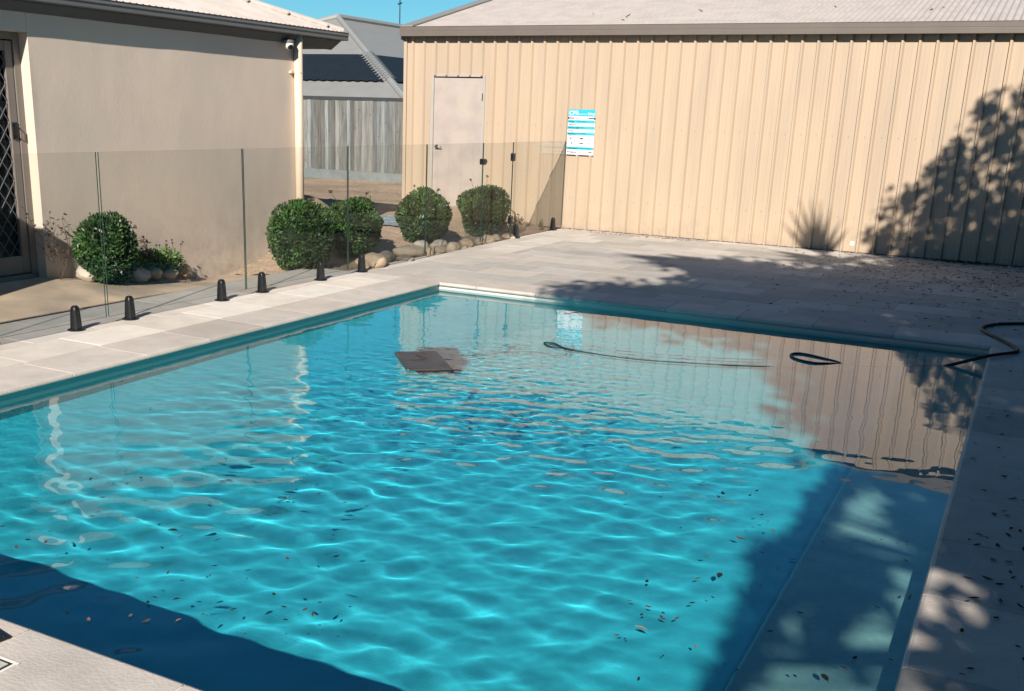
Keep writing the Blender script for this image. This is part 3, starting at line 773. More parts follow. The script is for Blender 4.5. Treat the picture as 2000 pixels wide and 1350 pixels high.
for (c_, r_, lab, flw, n_, sd_) in bushes:
    t = thing('bush', (c_[0], c_[1], H(c_[0], c_[1])), lab, 'bush', 'clipped round bushes by the glass fence')
    z0 = H(c_[0], c_[1]); rz_ = (c_[2]-z0+r_)/2
    cz = z0+rz_*1.02
    leaf_cloud('foliage', t, (c_[0], c_[1], cz), (r_*1.0, r_*1.0, rz_*1.02), n_, .040, .019, [M_leaf, M_flower], seed=sd_, flower=flw, flat_bottom=z0+.005)
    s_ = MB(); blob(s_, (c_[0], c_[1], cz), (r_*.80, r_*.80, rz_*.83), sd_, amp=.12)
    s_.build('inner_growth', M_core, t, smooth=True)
    for k in range(4):
        s_ = MB(); a = k*1.7+sd_; s_.tube([(c_[0]+.02*math.cos(a), c_[1]+.02*math.sin(a), z0-.02), (c_[0]+.10*math.cos(a), c_[1]+.10*math.sin(a), cz)], [.012, .006], 6); s_.build('stem', M_bark, t)
    # stray shoots with seed heads sticking out
    r_k = random.Random(sd_*31)
    for k in range(9 if sd_ == 1 else 2):
        if sd_ == 1: d = Vector((r_k.uniform(-.1, 1.0), r_k.uniform(.2, 1.1), r_k.uniform(-.1, 1.1))).normalized()
        else: d = Vector((r_k.uniform(-.6, .6), r_k.uniform(-.6, .6), 1)).normalized()
        b0 = Vector((c_[0], c_[1], cz))+d*r_*.85; b1 = Vector((c_[0], c_[1], cz))+d*(r_*1.0+r_k.uniform(.04, .11))
        s_ = MB(); s_.tube([b0, b1], [.003, .002], 4)
        for q in range(4):
            e = Vector((r_k.uniform(-1, 1), r_k.uniform(-1, 1), r_k.uniform(-1, 1)))*.012
            u_ = Vector((r_k.uniform(-1, 1), r_k.uniform(-1, 1), r_k.uniform(-.2, 1))).normalized()*.022; v_ = u_.orthogonal().normalized()*.011
            s_.add([b1+e-u_, b1+e+v_, b1+e+u_, b1+e-v_], [(0, 1, 2, 3)])
        s_.build('shoot', M_twig, t)
# low flowering plant by the left bush
t = thing('flowering_plant', (-2.0, -1.62, -.02), 'low spreading plant with small dark flower heads in the rock ring by the wall', 'plant')
for k, (dx, dy, rr_, zz) in enumerate(((.03, -.20, .14, .11), (0, -.02, .15, .12), (-.02, .17, .13, .09))):
    x_, y_ = -2.14, -1.52+(dy+.02)*1.15; z_ = .035
    leaf_cloud('foliage', t, (x_, y_, z_+zz), (rr_, rr_*1.1, .13), 1500, .036, .014, [mat('soft_leaf', (.10, .17, .05), .4, 6, .6, attr='tone') if k == 0 else bpy.data.materials['soft_leaf'], M_flower], seed=20+k, shell=.75, flower=.04, flat_bottom=z_)
r_k = random.Random(3); M_dfl = mat('dark_flower', (.07, .065, .085), .3, 60, .8)
for k in range(22):
    x_, y_ = -2.15+r_k.uniform(-.06, .06), -1.50+r_k.uniform(-.26, .32); z_ = .04; h_ = r_k.uniform(.20, .29); a = r_k.uniform(0, 6.3)
    top = Vector((x_+.04*math.cos(a), y_+.05*math.sin(a), z_+h_)); s_ = MB(); s_.tube([(x_, y_, z_+.03), top], .0016, 4)
    sphere(s_, top, .010, 6, 5, 1); s_.build('flower_stalk', [M_twig, M_dfl], t)
# bare twiggy rose by the door recess
t = thing('twiggy_shrub', (-2.17, -2.50, .1), 'bare thin branched shrub with few leaves beside the screen door', 'shrub')
s_ = MB(); lf = MB(); r_k = random.Random(19)
def twig(p, d, L__, r_, dep):
    pts = [p]; 
    for k in range(4):
        d = (d+Vector((r_k.uniform(-.25, .25), r_k.uniform(-.25, .25), r_k.uniform(-.1, .18)))).normalized(); pts.append(pts[-1]+d*L__/4)
    s_.tube(pts, [r_*(1-.15*k) for k in range(5)], 5)
    for k in range(2, 5):
        if r_k.random() < .75:
            u_ = Vector((r_k.uniform(-1, 1), r_k.uniform(-1, 1), r_k.uniform(-.5, 1))).normalized()*.018; v_ = u_.orthogonal().normalized()*.008; q = pts[k]
            lf.add([q, q+u_*.8+v_, q+u_*1.7, q+u_*.8-v_], [(0, 1, 2, 3)])
    if dep:
        for k in range(3): twig(pts[r_k.randint(1, 4)], (d+Vector((r_k.uniform(-.9, .9), r_k.uniform(-.5, 1.0), r_k.uniform(-.2, .6)))).normalized(), L__*.55, r_*.6, dep-1)
for (dx, dy, L__) in ((0, .35, .46), (.1, -.3, .36), (.2, .15, .30)):
    twig(Vector((-2.17, -2.50, H(-2.17, -2.5))), Vector((dx, dy, 1)).normalized(), L__, .004, 2)
s_.add(lf.v, lf.f, 0); s_.build('branch', M_twig, t)
# weeds beside the last spigot
t = thing('dry_weed', (-1.42, 4.62, .0), 'straggly brown weed between the last bush and the shed', 'weed')
z_ = H(-1.42, 4.62)
leaf_cloud('foliage', t, (-1.38, 4.45, z_+.10), (.17, .20, .13), 420, .030, .012, mat('dry_weed_leaf', (.13, .115, .08), .4, 12, .8, attr='tone'), seed=31, shell=.9)
for k in range(8):
    a = k*.8; s_ = MB(); s_.tube([(-1.38, 4.45, z_), (-1.38+.14*math.cos(a), 4.45+.15*math.sin(a), z_+.16+.03*math.sin(k*2.1))], .003, 4); s_.build('stalk', M_twig, t)
t = thing('small_weed', (-1.20, 5.0, .0), 'small upright weed at the foot of the shed wall behind the glass', 'weed')
leaf_cloud('foliage', t, (-1.20, 5.0, H(-1.2, 5)+.07), (.035, .04, .09), 90, .028, .012, bpy.data.materials['dry_weed_leaf'], seed=33, shell=1)
bl = MB(); p_ = [(-1.22, 4.05, .20), (-1.19, 4.15, .34), (-1.25, 4.05, .45)]
bl.tube([(-1.20, 4.15, H(-1.2, 4.15)), (-1.19, 4.12, .27), (-1.27, 3.98, .40)], [.012, .010, .003], 4)
tag(bl.build('leaf_blade', M_leaf), 'single long green leaf blade leaning beside the last round bush', 'leaf')
# crumpled blue tarp
b = MB(); nx_ = 14; vs = []
for j in range(nx_+1):
    for i in range(nx_+1):
        x_, y_ = -2.95+.75*i/nx_, 2.80+.75*j/nx_; vs.append((x_, y_, H(x_, y_)+.012+.05*abs(noise.noise((x_*7, y_*7, 2)))))
b.add(vs, [(j*(nx_+1)+i, j*(nx_+1)+i+1, (j+1)*(nx_+1)+i+1, (j+1)*(nx_+1)+i) for j in range(nx_) for i in range(nx_)])
tag(b.build('tarp', mat('blue_grey_tarp', (.22, .27, .31), .45, 18, .3, .4, 25, .5)), 'crumpled blue grey tarp lying on the gravel between the bushes', 'tarp')

# rocks
M_rock2 = M_rock
def rock(x, y, r_, asp, col, lab, sd_, zc=None):
    s_ = MB(); z_ = zc if zc is not None else max(H(x, y), -.012)+r_*.45*asp[2]
    blob(s_, (0, 0, 0), (r_*asp[0], r_*asp[1], r_*asp[2]*.78), sd_, 24, 16, .30, tone=col, fr=1.1)
    o = s_.build('rock', M_rock, None, smooth=True); o.location = (x, y, z_); o.rotation_euler = (0, 0, sd_*1.3)
    return tag(o, lab, 'rock', 'rocks edging the garden bed')
GREY = (1.35, 1.42, 1.5); TAN = (1.35, 1.22, 1.08); BRN = (1.0, .95, .9); PALE = (1.35, 1.28, 1.20); DRK = (.62, .62, .62)
M_gs = MB(); blob(M_gs, (-2.18, -1.62, -.13), (.22, .70, .17), 4, 26, 14, .08)
M_gs.build('garden_soil', M_gravel, None, smooth=True, kind='structure')
rocks = [(-2.13, -2.24, .10, (1, 1.2, .9), GREY, 'grey angular rock at the left foot of the lilac flowered bush', .14),
 (-2.10, -2.14, .050, (1, 1.5, .7), (1.25, 1.2, 1.1), 'small flat rock left of the first glass seam by the lilac bush', .105),
 (-2.10, -2.03, .047, (1, 1, 1.0), TAN, 'small upright tan rock between the lilac bush and the low plant', .095),
 (-2.07, -1.96, .036, (1, 1.4, .8), TAN, 'smallest tan pebble in front of the low plant', .075),
 (-2.05, -1.76, .098, (.9, 1.25, .9), GREY, 'large grey rock in the front of the ring round the low plant', .055),
 (-2.07, -1.57, .088, (.9, 1.2, .95), (1.25, 1.2, 1.15), 'large speckled rock at the centre front of the low plant ring', .06),
 (-2.08, -1.36, .084, (.9, 1.2, .85), (1.4, 1.32, 1.22), 'long pale rock right of centre in front of the low plant', .03),
 (-2.12, -1.14, .062, (1, 1.1, 1), (1.35, 1.05, .85), 'rusty tan rock at the right end of the low plant ring', .01),
 (-2.19, -1.10, .066, (1, 1.3, .9), BRN, 'brown rock behind the rusty one at the end of the low plant ring', .06)]+[
 (-1.03, .50, .145, (.85, 1.45, .80), TAN, 'largest tan boulder just right of the spigot by the second bush'),
 (-1.22, .52, .05, (1, 1.2, 1.1), PALE, 'small pale rock peeping over the largest boulder'),
 (-1.18, .92, .105, (.9, 1.5, .8), DRK, 'flat dark mottled rock behind the largest boulder'),
 (-1.02, 1.08, .085, (.9, 1.5, .6), DRK, 'low dark rock along the paving right of the largest boulder'),
 (-1.16, 1.40, .115, (.9, 1.7, .85), BRN, 'long brown rock in the middle of the garden edge'),
 (-1.05, 1.62, .072, (.9, 1.1, 1.0), TAN, 'tan rounded rock at the right tip of the long brown one'),
 (-1.04, 1.84, .075, (.9, 1.1, 1.0), (1.2, 1.15, 1.05), 'light brown round rock below the pair of grey ones'),
 (-1.33, 1.94, .095, (1, 1.1, .95), GREY, 'left grey boulder of the pair under the third bush'),
 (-1.24, 2.20, .095, (1, 1.1, .95), (1.15, 1.2, 1.25), 'right grey boulder of the pair under the third bush'),
 (-1.06, 2.20, .082, (.8, 1.2, 1.0), PALE, 'tilted pale rock in front of the pair of grey boulders'),
 (-1.02, 2.42, .035, (1, 1, .8), TAN, 'tiny tan rock beside the tilted pale one'),
 (-1.08, 2.58, .082, (1, 1, 1.0), TAN, 'round tan rock right of the tilted pale one'),
 (-1.07, 2.92, .074, (1, 1, 1.0), BRN, 'round brown rock, third from the end of the row by the last bush'),
 (-1.09, 3.18, .084, (1, 1, .9), TAN, 'round tan rock, second from the end of the row by the last bush'),
 (-1.10, 3.38, .078, (1, 1, .9), BRN, 'round brown rock just before the low pale one at the row end'),
 (-1.08, 3.72, .085, (1, 1.2, .62), PALE, 'low pale rock at the end of the row before the last spigot pair'),
 (-1.60, 4.35, .13, (1, 1.2, .9), (1.25, 1.1, .95), 'tan boulder half hidden behind the last round bush'),
 (-1.95, 3.40, .11, (1, 1.2, .9), (1.25, 1.15, 1.0), 'tan boulder between the third and the last round bush'),
 (-2.30, 1.95, .10, (1, 1.2, .9), PALE, 'pale rock showing over the dip between the two touching bushes')]
for k, q in enumerate(rocks): rock(*q[:5], q[5], k+1, q[6] if len(q) > 6 else None)

# ---------------------------------------------------------------- pool hose, pad, lid, plate
def catmull(pts, n=10):
    P = [Vector(p) for p in pts]; P = [P[0]*2-P[1]]+P+[P[-1]*2-P[-2]]; out = []
    for i in range(1, len(P)-2):
        for k in range(n):
            t = k/n; out.append(.5*((2*P[i])+(P[i+1]-P[i-1])*t+(2*P[i-1]-5*P[i]+4*P[i+1]-P[i+2])*t*t+(3*P[i]-P[i-1]-3*P[i+1]+P[i+2])*t**3))
    return out+[P[-2]]
hz = .013
hp = [(6.2, 1.5, hz), (5.4, 1.30, hz), (4.98, 1.17, hz), (4.72, .97, hz), (4.61, .76, hz), (4.595, .60, hz), (4.65, .42, hz), (4.76, .17, hz+.004), (4.85, -.06, hz), (4.862, -.19, hz), (4.82, -.30, hz+.004), (4.70, -.50, .018), (4.60, -.56, -.012), (4.43, -.645, WZ-.005),
      (4.25, -.74, WZ-.05), (4.0, -.93, WZ-.06), (3.80, -1.02, WZ-.008), (3.64, -1.14, WZ+.004), (3.50, -1.08, WZ+.004), (3.445, -.96, WZ+.005), (3.50, -.885, WZ+.005), (3.66, -.94, WZ+.003), (3.80, -1.02, WZ-.006), (3.72, -1.2, WZ-.03),
      (3.39, -1.43, WZ-.006), (3.08, -1.59, WZ-.003), (2.59, -1.755, WZ-.002), (2.26, -1.77, WZ-.001), (2.03, -1.735, WZ+.002), (1.90, -1.64, WZ+.004), (1.83, -1.66, WZ+.004), (1.90, -1.74, WZ+.002), (2.03, -1.76, WZ-.004), (2.10, -1.95, WZ-.02), (1.85, -1.95, WZ-.03), (1.61, -2.24, WZ-.03), (1.50, -2.45, WZ-.03)]
pts = catmull(hp, 8); hs = MB(); hs.tube(pts, [.0125 if k < 13*8 else .0085 if k < 25*8 else .006 for k in range(len(pts))], 8)
tag(hs.build('pool_hose', M_hose, smooth=True), 'dark hose snaking from the shaded paving into the pool and floating in loops', 'hose')
pd = thing('floating_pad', (1.42, -2.68, WZ-.022), 'brown square pad floating just under the water surface', 'pool pad')
b = MB(); 
Mz = Matrix.Translation((1.40, -2.68, WZ+.002)) @ Matrix.Rotation(R(-49), 4, 'Z')
b.box((-.255, -.15, -.012), (.255, .15, .012), M=Mz); b.build('mat_body', M_brownpad, pd, bevel=.011)
b = MB(); b.tube([Mz @ Vector((-.14, -.02, .014)), Mz @ Vector((-.02, .03, .020)), Mz @ Vector((.02, -.08, .014))], .003, 6); b.build('cord', M_twig, pd)

ld_ = thing('skimmer_lid', (2.2, -7.0, 0), 'square stone access lid with a groove round it, in the near left paving', 'lid')
b = MB(); b.box((2.0, -7.23, .0012), (2.478, -6.828, .0034), 0, (.97, .97, .97)); b.build('lid_panel', M_paver, ld_)
b = MB()
for (a, c_) in (((1.98, -6.826), (2.492, -6.820)), ((2.480, -7.25), (2.486, -6.826)),):
    b.box((a[0], a[1], .0008), (c_[0], c_[1], .0030))
b.build('gap', M_dark, ld_)
b = MB(); b.box((1.98, -6.818, .0008), (2.502, -6.808, .0032)); b.box((2.490, -7.25, .0008), (2.500, -6.819, .0032)); b.build('frame', M_grout, ld_)
pt = thing('metal_plate', (2.33, -6.745, .004), 'small black metal plate with a screw, at the left edge on the near paving', 'plate')
b = MB(); b.add([(2.25, -6.76, .002), (2.352, -6.762, .002), (2.358, -6.722, .002), (2.25, -6.70, .002), (2.25, -6.76, .008), (2.352, -6.762, .008), (2.358, -6.722, .008), (2.25, -6.70, .008)], [(0,3,2,1),(4,5,6,7),(0,1,5,4),(1,2,6,5),(2,3,7,6),(3,0,4,7)])
b.build('plate_body', M_black, pt)
b = MB(); b.tube([(2.345, -6.733, .008), (2.345, -6.733, .0105)], .003, 8); b.build('screw', M_steel, pt)

# ---------------------------------------------------------------- leaves
def leaf_mesh(seed):
    r_k = random.Random(seed); L__ = 1; s_ = MB(); n_ = 5; top = []; bot = []
    curl = r_k.uniform(-.3, .45); wv = r_k.uniform(.30, .48)
    for i in range(n_+1):
        t_ = i/n_; w_ = wv*.5*math.sin(PI*min(1, t_*1.02))**.8+.008; z_ = curl*(t_-.5)**2*1.2+.03
        top.append((t_-.5, w_, z_+.10*w_)); bot.append((t_-.5, -w_, z_+.10*w_))
    mid = [(i/n_-.5, 0, curl*(i/n_-.5)**2*1.2+.0) for i in range(n_+1)]
    vs = top+mid+bot; k = n_+1
    s_.add(vs, [(i, i+1, k+i+1, k+i) for i in range(n_)]+[(k+i, k+i+1, 2*k+i+1, 2*k+i) for i in range(n_)])
    s_.tube([(-.5, 0, mid[0][2]), (-.68, .03, mid[0][2]+.01)], .012, 4)
    return s_
M_l1 = mat('leaf_brown', (.085, .05, .032), .35, 3, .7); M_l2 = mat('leaf_tan', (.24, .17, .12), .3, 3, .7); M_l3 = mat('leaf_black', (.014, .017, .016), .4, 3, .6); M_l4 = mat('leaf_rust', (.17, .10, .065), .3, 3, .7)
protos = []
for k in range(8):
    o = leaf_mesh(k).build('leaf_proto', (M_l1, M_l3, M_l3, M_l2, M_l1, M_l3, M_l4, M_l1)[k]); protos.append(o.data); bpy.data.objects.remove(o)
def put_leaf(x, y, z, size, k, name, lab, grp, tilt=.15):
    o = bpy.data.objects.new(name, protos[k]); C.objects.link(o); o.location = (x, y, z); o.scale = (size,)*3
    o.rotation_euler = (rnd.uniform(-tilt, tilt), rnd.uniform(-tilt, tilt), rnd.uniform(0, 6.28)); return tag(o, lab, 'leaf', grp)
# positions picked where leaves lie in the pool, in metres on the water plane
pool_leaves = [(1.5, -6.06, 0, 0), (1.69, -6.1, 0, 0), (1.71, -6.17, 0, 0), (1.76, -6.08, 0, 0), (1.36, -5.78, 0, 0), (1.58, -5.63, 0, 0), (1.37, -5.5, 0, 0), (1.69, -5.76, 0, 0), (1.7, -5.8, 0, 0), (1.82, -5.76, 1, 0), (2.07, -5.74, 0, 1), (2.14, -5.77, 0, 0), (2.16, -5.89, 0, 0), (2.43, -5.91, 0, 0), (2.33, -6.04, 0, 0), (2.47, -5.98, 0, 0), (2.27, -6.13, 0, 0), (1.89, -6.14, 1, 0), (2.44, -6.25, 0, 1), (2.43, -6.21, 0, 0), (2.5, -6.18, 0, 0), (2.37, -6.44, 1, 1), (2.46, -6.35, 1, 0), (2.26, -6.43, 0, 0), (2.61, -6.29, 1, 1), (2.65, -6.22, 0, 0), (2.71, -6.14, 0, 0), (2.85, -6.25, 0, 0), (2.9, -6.11, 0, 0), (2.84, -6.04, 0, 0), (2.91, -6.02, 0, 0), (2.95, -6.03, 0, 0), (2.92, -5.95, 0, 0), (3.02, -6.15, 0, 0), (2.75, -5.98, 0, 0), (2.61, -5.72, 0, 0), (2.75, -5.61, 0, 0), (2.46, -5.13, 0, 0), (2.03, -5.09, 0, 0), (2.19, -5.14, 0, 0), (2.23, -5.01, 0, 0), (1.93, -4.79, 0, 0), (1.68, -5.13, 0, 0), (1.67, -4.96, 0, 0), (1.74, -5.49, 0, 0), (1.54, -5.37, 0, 0), (1.17, -5.47, 0, 0), (1.98, -4.93, 0, 0), (2.03, -4.82, 0, 0), (2.53, -6.35, 0, 0), (4.0, -4.61, 0, 1), (4.09, -4.45, 1, 0), (4.1, -4.68, 1, 0), (4.22, -4.71, 1, 0), (4.19, -4.82, 1, 0), (4.17, -5.0, 1, 0), (4.02, -5.0, 0, 1), (3.8, -4.13, 0, 1), (3.92, -4.01, 0, 0), (3.68, -4.03, 0, 0), (3.58, -4.2, 0, 0), (3.57, -4.28, 0, 0), (3.81, -5.2, 0, 0), (3.81, -5.38, 0, 0), (3.88, -5.39, 0, 0), (3.88, -5.46, 0, 0), (4.0, -5.28, 0, 0), (3.91, -5.55, 1, 1), (3.86, -5.64, 0, 0), (3.89, -5.65, 0, 0), (4.1, -5.58, 1, 0), (3.95, -5.45, 0, 0), (3.99, -5.42, 0, 0), (3.94, -5.41, 0, 0), (4.03, -5.69, 0, 0), (4.05, -5.2, 0, 0), (3.93, -4.85, 0, 0), (3.96, -5.07, 0, 0), (4.01, -4.3, 0, 0), (4.05, -4.36, 0, 0), (4.01, -4.46, 0, 0), (3.76, -4.63, 0, 0), (4.49, -4.31, 0, 0), (4.58, -4.28, 0, 0), (4.6, -4.48, 0, 0), (4.65, -4.82, 0, 0), (4.56, -4.97, 0, 0), (4.29, -4.46, 0, 0), (4.34, -5.16, 0, 0), (4.49, -5.56, 0, 1), (4.55, -5.39, 0, 0), (4.65, -5.34, 1, 0), (4.53, -5.47, 0, 0), (4.41, -5.6, 0, 0), (4.28, -5.35, 0, 0), (4.01, -5.86, 0, 0), (4.25, -5.66, 0, 0), (4.21, -5.64, 0, 0), (0.07, -3.78, 0, 0), (0.81, -3.05, 0, 0), (1.03, -4.35, 0, 0), (0.77, -4.52, 0, 0)]
deck_leaves = [(4.87, -3.92), (4.92, -3.91), (4.94, -4.06), (4.97, -4.08), (4.83, -4.21), (4.93, -4.15), (4.8, -4.29), (4.83, -4.33), (4.86, -4.23), (4.9, -4.3), (4.89, -4.45), (4.94, -4.45), (4.95, -4.55), (4.96, -4.6), (4.88, -4.66), (4.82, -4.69), (4.99, -4.67), (4.92, -4.69), (4.85, -4.86), (4.83, -4.9), (4.93, -4.84), (4.99, -4.85), (4.92, -4.99), (4.83, -5.15), (4.99, -5.17), (5.01, -5.25), (4.87, -5.4), (4.85, -5.45), (4.99, -4.29)]

for k, (x_, y_, tn, bg2) in enumerate(pool_leaves):
    sz = rnd.uniform(.013, .030)*(1.7 if bg2 else 1)
    kk = rnd.choice((3, 6, 3)) if tn else rnd.choice((0, 1, 2, 5, 4))
    on_floor = tn and k % 2
    put_leaf(x_, y_, WZ+.004, sz, kk, 'floating_leaf', ('small tan dead leaf floating on the pool' if tn else 'small dark dead leaf floating on the pool'), 'tan leaves floating on the pool' if tn else 'dark leaves floating on the pool', .12)
for x_, y_ in deck_leaves:
    put_leaf(x_, y_, .006, rnd.uniform(.018, .040), rnd.choice((1, 2, 5, 0)), 'fallen_leaf', 'dark dead leaf lying on the shaded paving right of the pool', 'dead leaves on the right paving', .2)
for k in range(90):
    x_ = rnd.uniform(4.74, 5.35); y_ = rnd.uniform(-3.9, .6)
    put_leaf(x_, y_, .006, rnd.uniform(.014, .040), rnd.choice((1, 2, 5, 0)), 'fallen_leaf', 'dark dead leaf lying on the shaded paving right of the pool', 'dead leaves on the right paving', .2)
for k in range(9):
    x_ = rnd.uniform(-2.8, 5); t_ = rnd.uniform(.1, 1.4)
    put_leaf(x_, ry0+t_, rz0+t_*tp+.02, rnd.uniform(.05, .09), rnd.choice((0, 1, 2)), 'roof_leaf', 'dead leaf lying on the pale corrugated shed roof', 'dead leaves on the shed roof', .5)
# leaf litter too dense to count
lt_ = MB(); dens = []
def add_litter(x_, y_, sz, z_=.004):
    me = protos[rnd.choice((0, 1, 2, 4, 5))]; a = rnd.uniform(0, 6.28); ca, sa = math.cos(a)*sz, math.sin(a)*sz; tl2 = rnd.uniform(-.4, .4)
    vs = [(x_+v.co.x*ca-v.co.y*sa, y_+v.co.x*sa+v.co.y*ca, z_+max(0, (v.co.z+v.co.y*tl2)*sz)) for v in me.vertices]
    lt_.add(vs, [tuple(p.vertices) for p in me.polygons], rnd.choice((0, 1, 1)))
cnt = 0
while cnt < 820:
    x_ = rnd.uniform(1.2, 5.4); y_ = rnd.uniform(.3, YS-.03)
    w_ = smooth01((x_-1.6)/2.6)*(.35+.65*smooth01((y_-1.2)/3.0))
    if rnd.random() > w_**1.5: continue
    add_litter(x_, y_, rnd.uniform(.022, .046)); cnt += 1
for k in range(330):                                  # drift along the foot of the wall
    x_ = rnd.uniform(-.2, 5.4) if k % 3 == 0 else rnd.uniform(2.6, 5.2); add_litter(x_, YS-.012-abs(rnd.gauss(0, .05)), rnd.uniform(.02, .04), .005)
for k in range(240):                                  # heap in the right corner
    add_litter(rnd.gauss(4.15, .22), YS-.16+rnd.gauss(0, .055), rnd.uniform(.03, .05), .004+rnd.random()*.02)
o = lt_.build('leaf_litter', [M_l1, M_l3]); o['kind'] = 'stuff'; o['label'] = 'dark dead leaf litter scattered over the back paving and along the shed wall'; o['category'] = 'leaf litter'
grt = MB()
for k in range(420):
    x_ = rnd.uniform(-1.0, 3.2); y_ = YS-.006-abs(rnd.gauss(0, .02)); r_ = rnd.uniform(.003, .010)
    sphere(grt, (x_, y_, .004), r_, 5, 3, 0, (1.6, 1, .7))
for k in range(120):
    x_ = rnd.gauss(.1, .5); y_ = YS-.20+rnd.gauss(0, .05); sphere(grt, (x_, y_, .003), rnd.uniform(.003, .008), 5, 3, 0, (1.5, 1, .6))
o = grt.build('dirt', M_bark); o['kind'] = 'stuff'; o['label'] = 'crumbs of brown dirt along the foot of the shed wall'; o['category'] = 'dirt'

# ---------------------------------------------------------------- trees standing outside the frame (they cast the shade)
K = Vector((.30/.625, -1/.625, 1))          # towards the sun, per metre of height
def in_poly(x, y, P):
    c_ = False
    for (x1, y1), (x2, y2) in zip(P, P[1:]+P[:1]):
        if (y1 > y) != (y2 > y) and x < (x2-x1)*(y-y1)/(y2-y1)+x1: c_ = not c_
    return c_
def crown(name, label, groundpolys, h0, h1, n, leaf, trunk, seed, gap=.12, per=7, cl=.16):
    """broadleaf crown made of leaf clumps; groundpolys = outline of its shade on the paving"""
    r = random.Random(seed); xs = [p[0] for P in groundpolys for p in P]; ys = [p[1] for P in groundpolys for p in P]
    t = thing(name, trunk, label, 'tree'); V = []; tips = []
    m = 0
    while m < n:
        x, y = r.uniform(min(xs), max(xs)), r.uniform(min(ys), max(ys))
        jx, jy = x+r.gauss(0, .4*cl), y+r.gauss(0, .5*cl)
        if not any(in_poly(jx, jy, P) for P in groundpolys): continue
        if noise.noise((x*1.9+seed, y*1.1, seed)) < -.42+gap and r.random() < .93: continue
        h = r.uniform(h0, h1); p = Vector((x, y, 0))+K*h; m += 1; tips.append(p)
        for q in range(per):
            c_ = p+Vector((r.gauss(0, cl), r.gauss(0, cl), r.gauss(0, cl))); u_ = Vector((r.gauss(0, 1), r.gauss(0, 1), r.gauss(0, .6))).normalized(); v_ = u_.cross(Vector((r.gauss(0, 1), r.gauss(0, 1), r.gauss(0, 1)))).normalized()
            l = leaf*r.uniform(.7, 1.3); V += [tuple(c_-u_*l*.5), tuple(c_+v_*l*.27), tuple(c_+u_*l*.5), tuple(c_-v_*l*.27)]
    me = bpy.data.meshes.new('crown'); me.from_pydata(V, [], [tuple(range(4*i, 4*i+4)) for i in range(len(V)//4)]); me.materials.append(M_leafp)
    o = bpy.data.objects.new('crown', me); C.objects.link(o); o.parent = t; o.location = -Vector(trunk)
    b = MB(); base = Vector(trunk); top = sum(tips, Vector())/len(tips); top.z = h0*.95; top.x = base.x*.4+top.x*.6; top.y = base.y*.4+top.y*.6
    b.tube([base, base*.7+top*.3+Vector((.1, 0, .2)), top], [.16, .12, .08], 10); b.build('trunk', M_bark, t)
    b = MB()
    for p in r.sample(tips, 22): mid = (top+p)/2+Vector((0, 0, -.2)); b.tube([top, mid, p], [.05, .03, .01], 6)
    b.build('limb', M_bark, t)
M_leafp = mat('tree_leaf', (.06, .10, .03), .4, 3, .6)
#@@TREES
P_deck = [(1.15, .10), (1.25, .55), (1.75, .85), (1.80, 1.35), (1.95, 1.75), (1.75, 2.3), (1.45, 2.75), (1.75, 3.25), (2.1, 3.45), (2.7, 3.15), (3.0, 3.6), (3.1, 4.4), (3.4, 4.9), (3.7, 5.4), (5.6, 6.2), (6.5, 2), (6.2, -2.4), (4.9, -3.1), (4.2, -3.1), (3.85, -2.3), (3.5, -1.4), (3.3, -.6), (2.3, -.35), (1.5, -.15)]
crown('shade_tree', 'tall leafy tree outside the frame that shades the back paving', [P_deck], 4.6, 6.4, 3000, .17, (7.6, -9.2, -.05), 3, gap=.03, per=9)
P_right = [(4.97, -7.4), (4.97, -5.3), (4.99, -4.7), (4.95, -4.2), (4.78, -3.8), (4.50, -3.5), (4.25, -3.0), (7, -2.6), (7.2, -7.4)]
P_b1 = [(4.33, -4.72), (4.36, -4.55), (4.49, -4.50), (4.58, -4.7), (4.63, -5.0), (4.52, -5.10), (4.53, -5.45), (4.48, -5.52), (4.44, -5.3), (4.40, -5.13)]
P_b2 = [(4.25, -3.5), (4.32, -3.5), (4.32, -6.2), (4.29, -6.2), (4.27, -5.7), (4.24, -5.5), (4.25, -5.15), (4.16, -5.0), (4.15, -4.75), (4.25, -4.5)]  # strip of leaves added to widen the bench's shade on the pool floor
P_b3 = [(4.44, -4.05), (4.55, -3.85), (4.78, -3.8), (4.8, -4.35), (4.6, -4.3), (4.5, -4.12)]
P_b4 = [(3.05, -3.95), (3.08, -3.70), (3.22, -3.55), (3.44, -3.48), (3.36, -3.72), (3.2, -3.95)]
crown('overhanging_tree', 'tree branch outside the frame that dapples the bench of the pool, with a leaf strip added to widen the bench shade', [P_b1, P_b2, P_b3], 3.2, 4.0, 400, .08, (8.9, -6.8, -.05), 12, gap=-.1, cl=.03, per=8)
crown('leafy_tree', 'leafy tree outside the frame that dapples the pool bench', [P_right], 3.2, 4.4, 2400, .15, (8.6, -8.2, -.05), 8, gap=-.12, cl=.12, per=9)
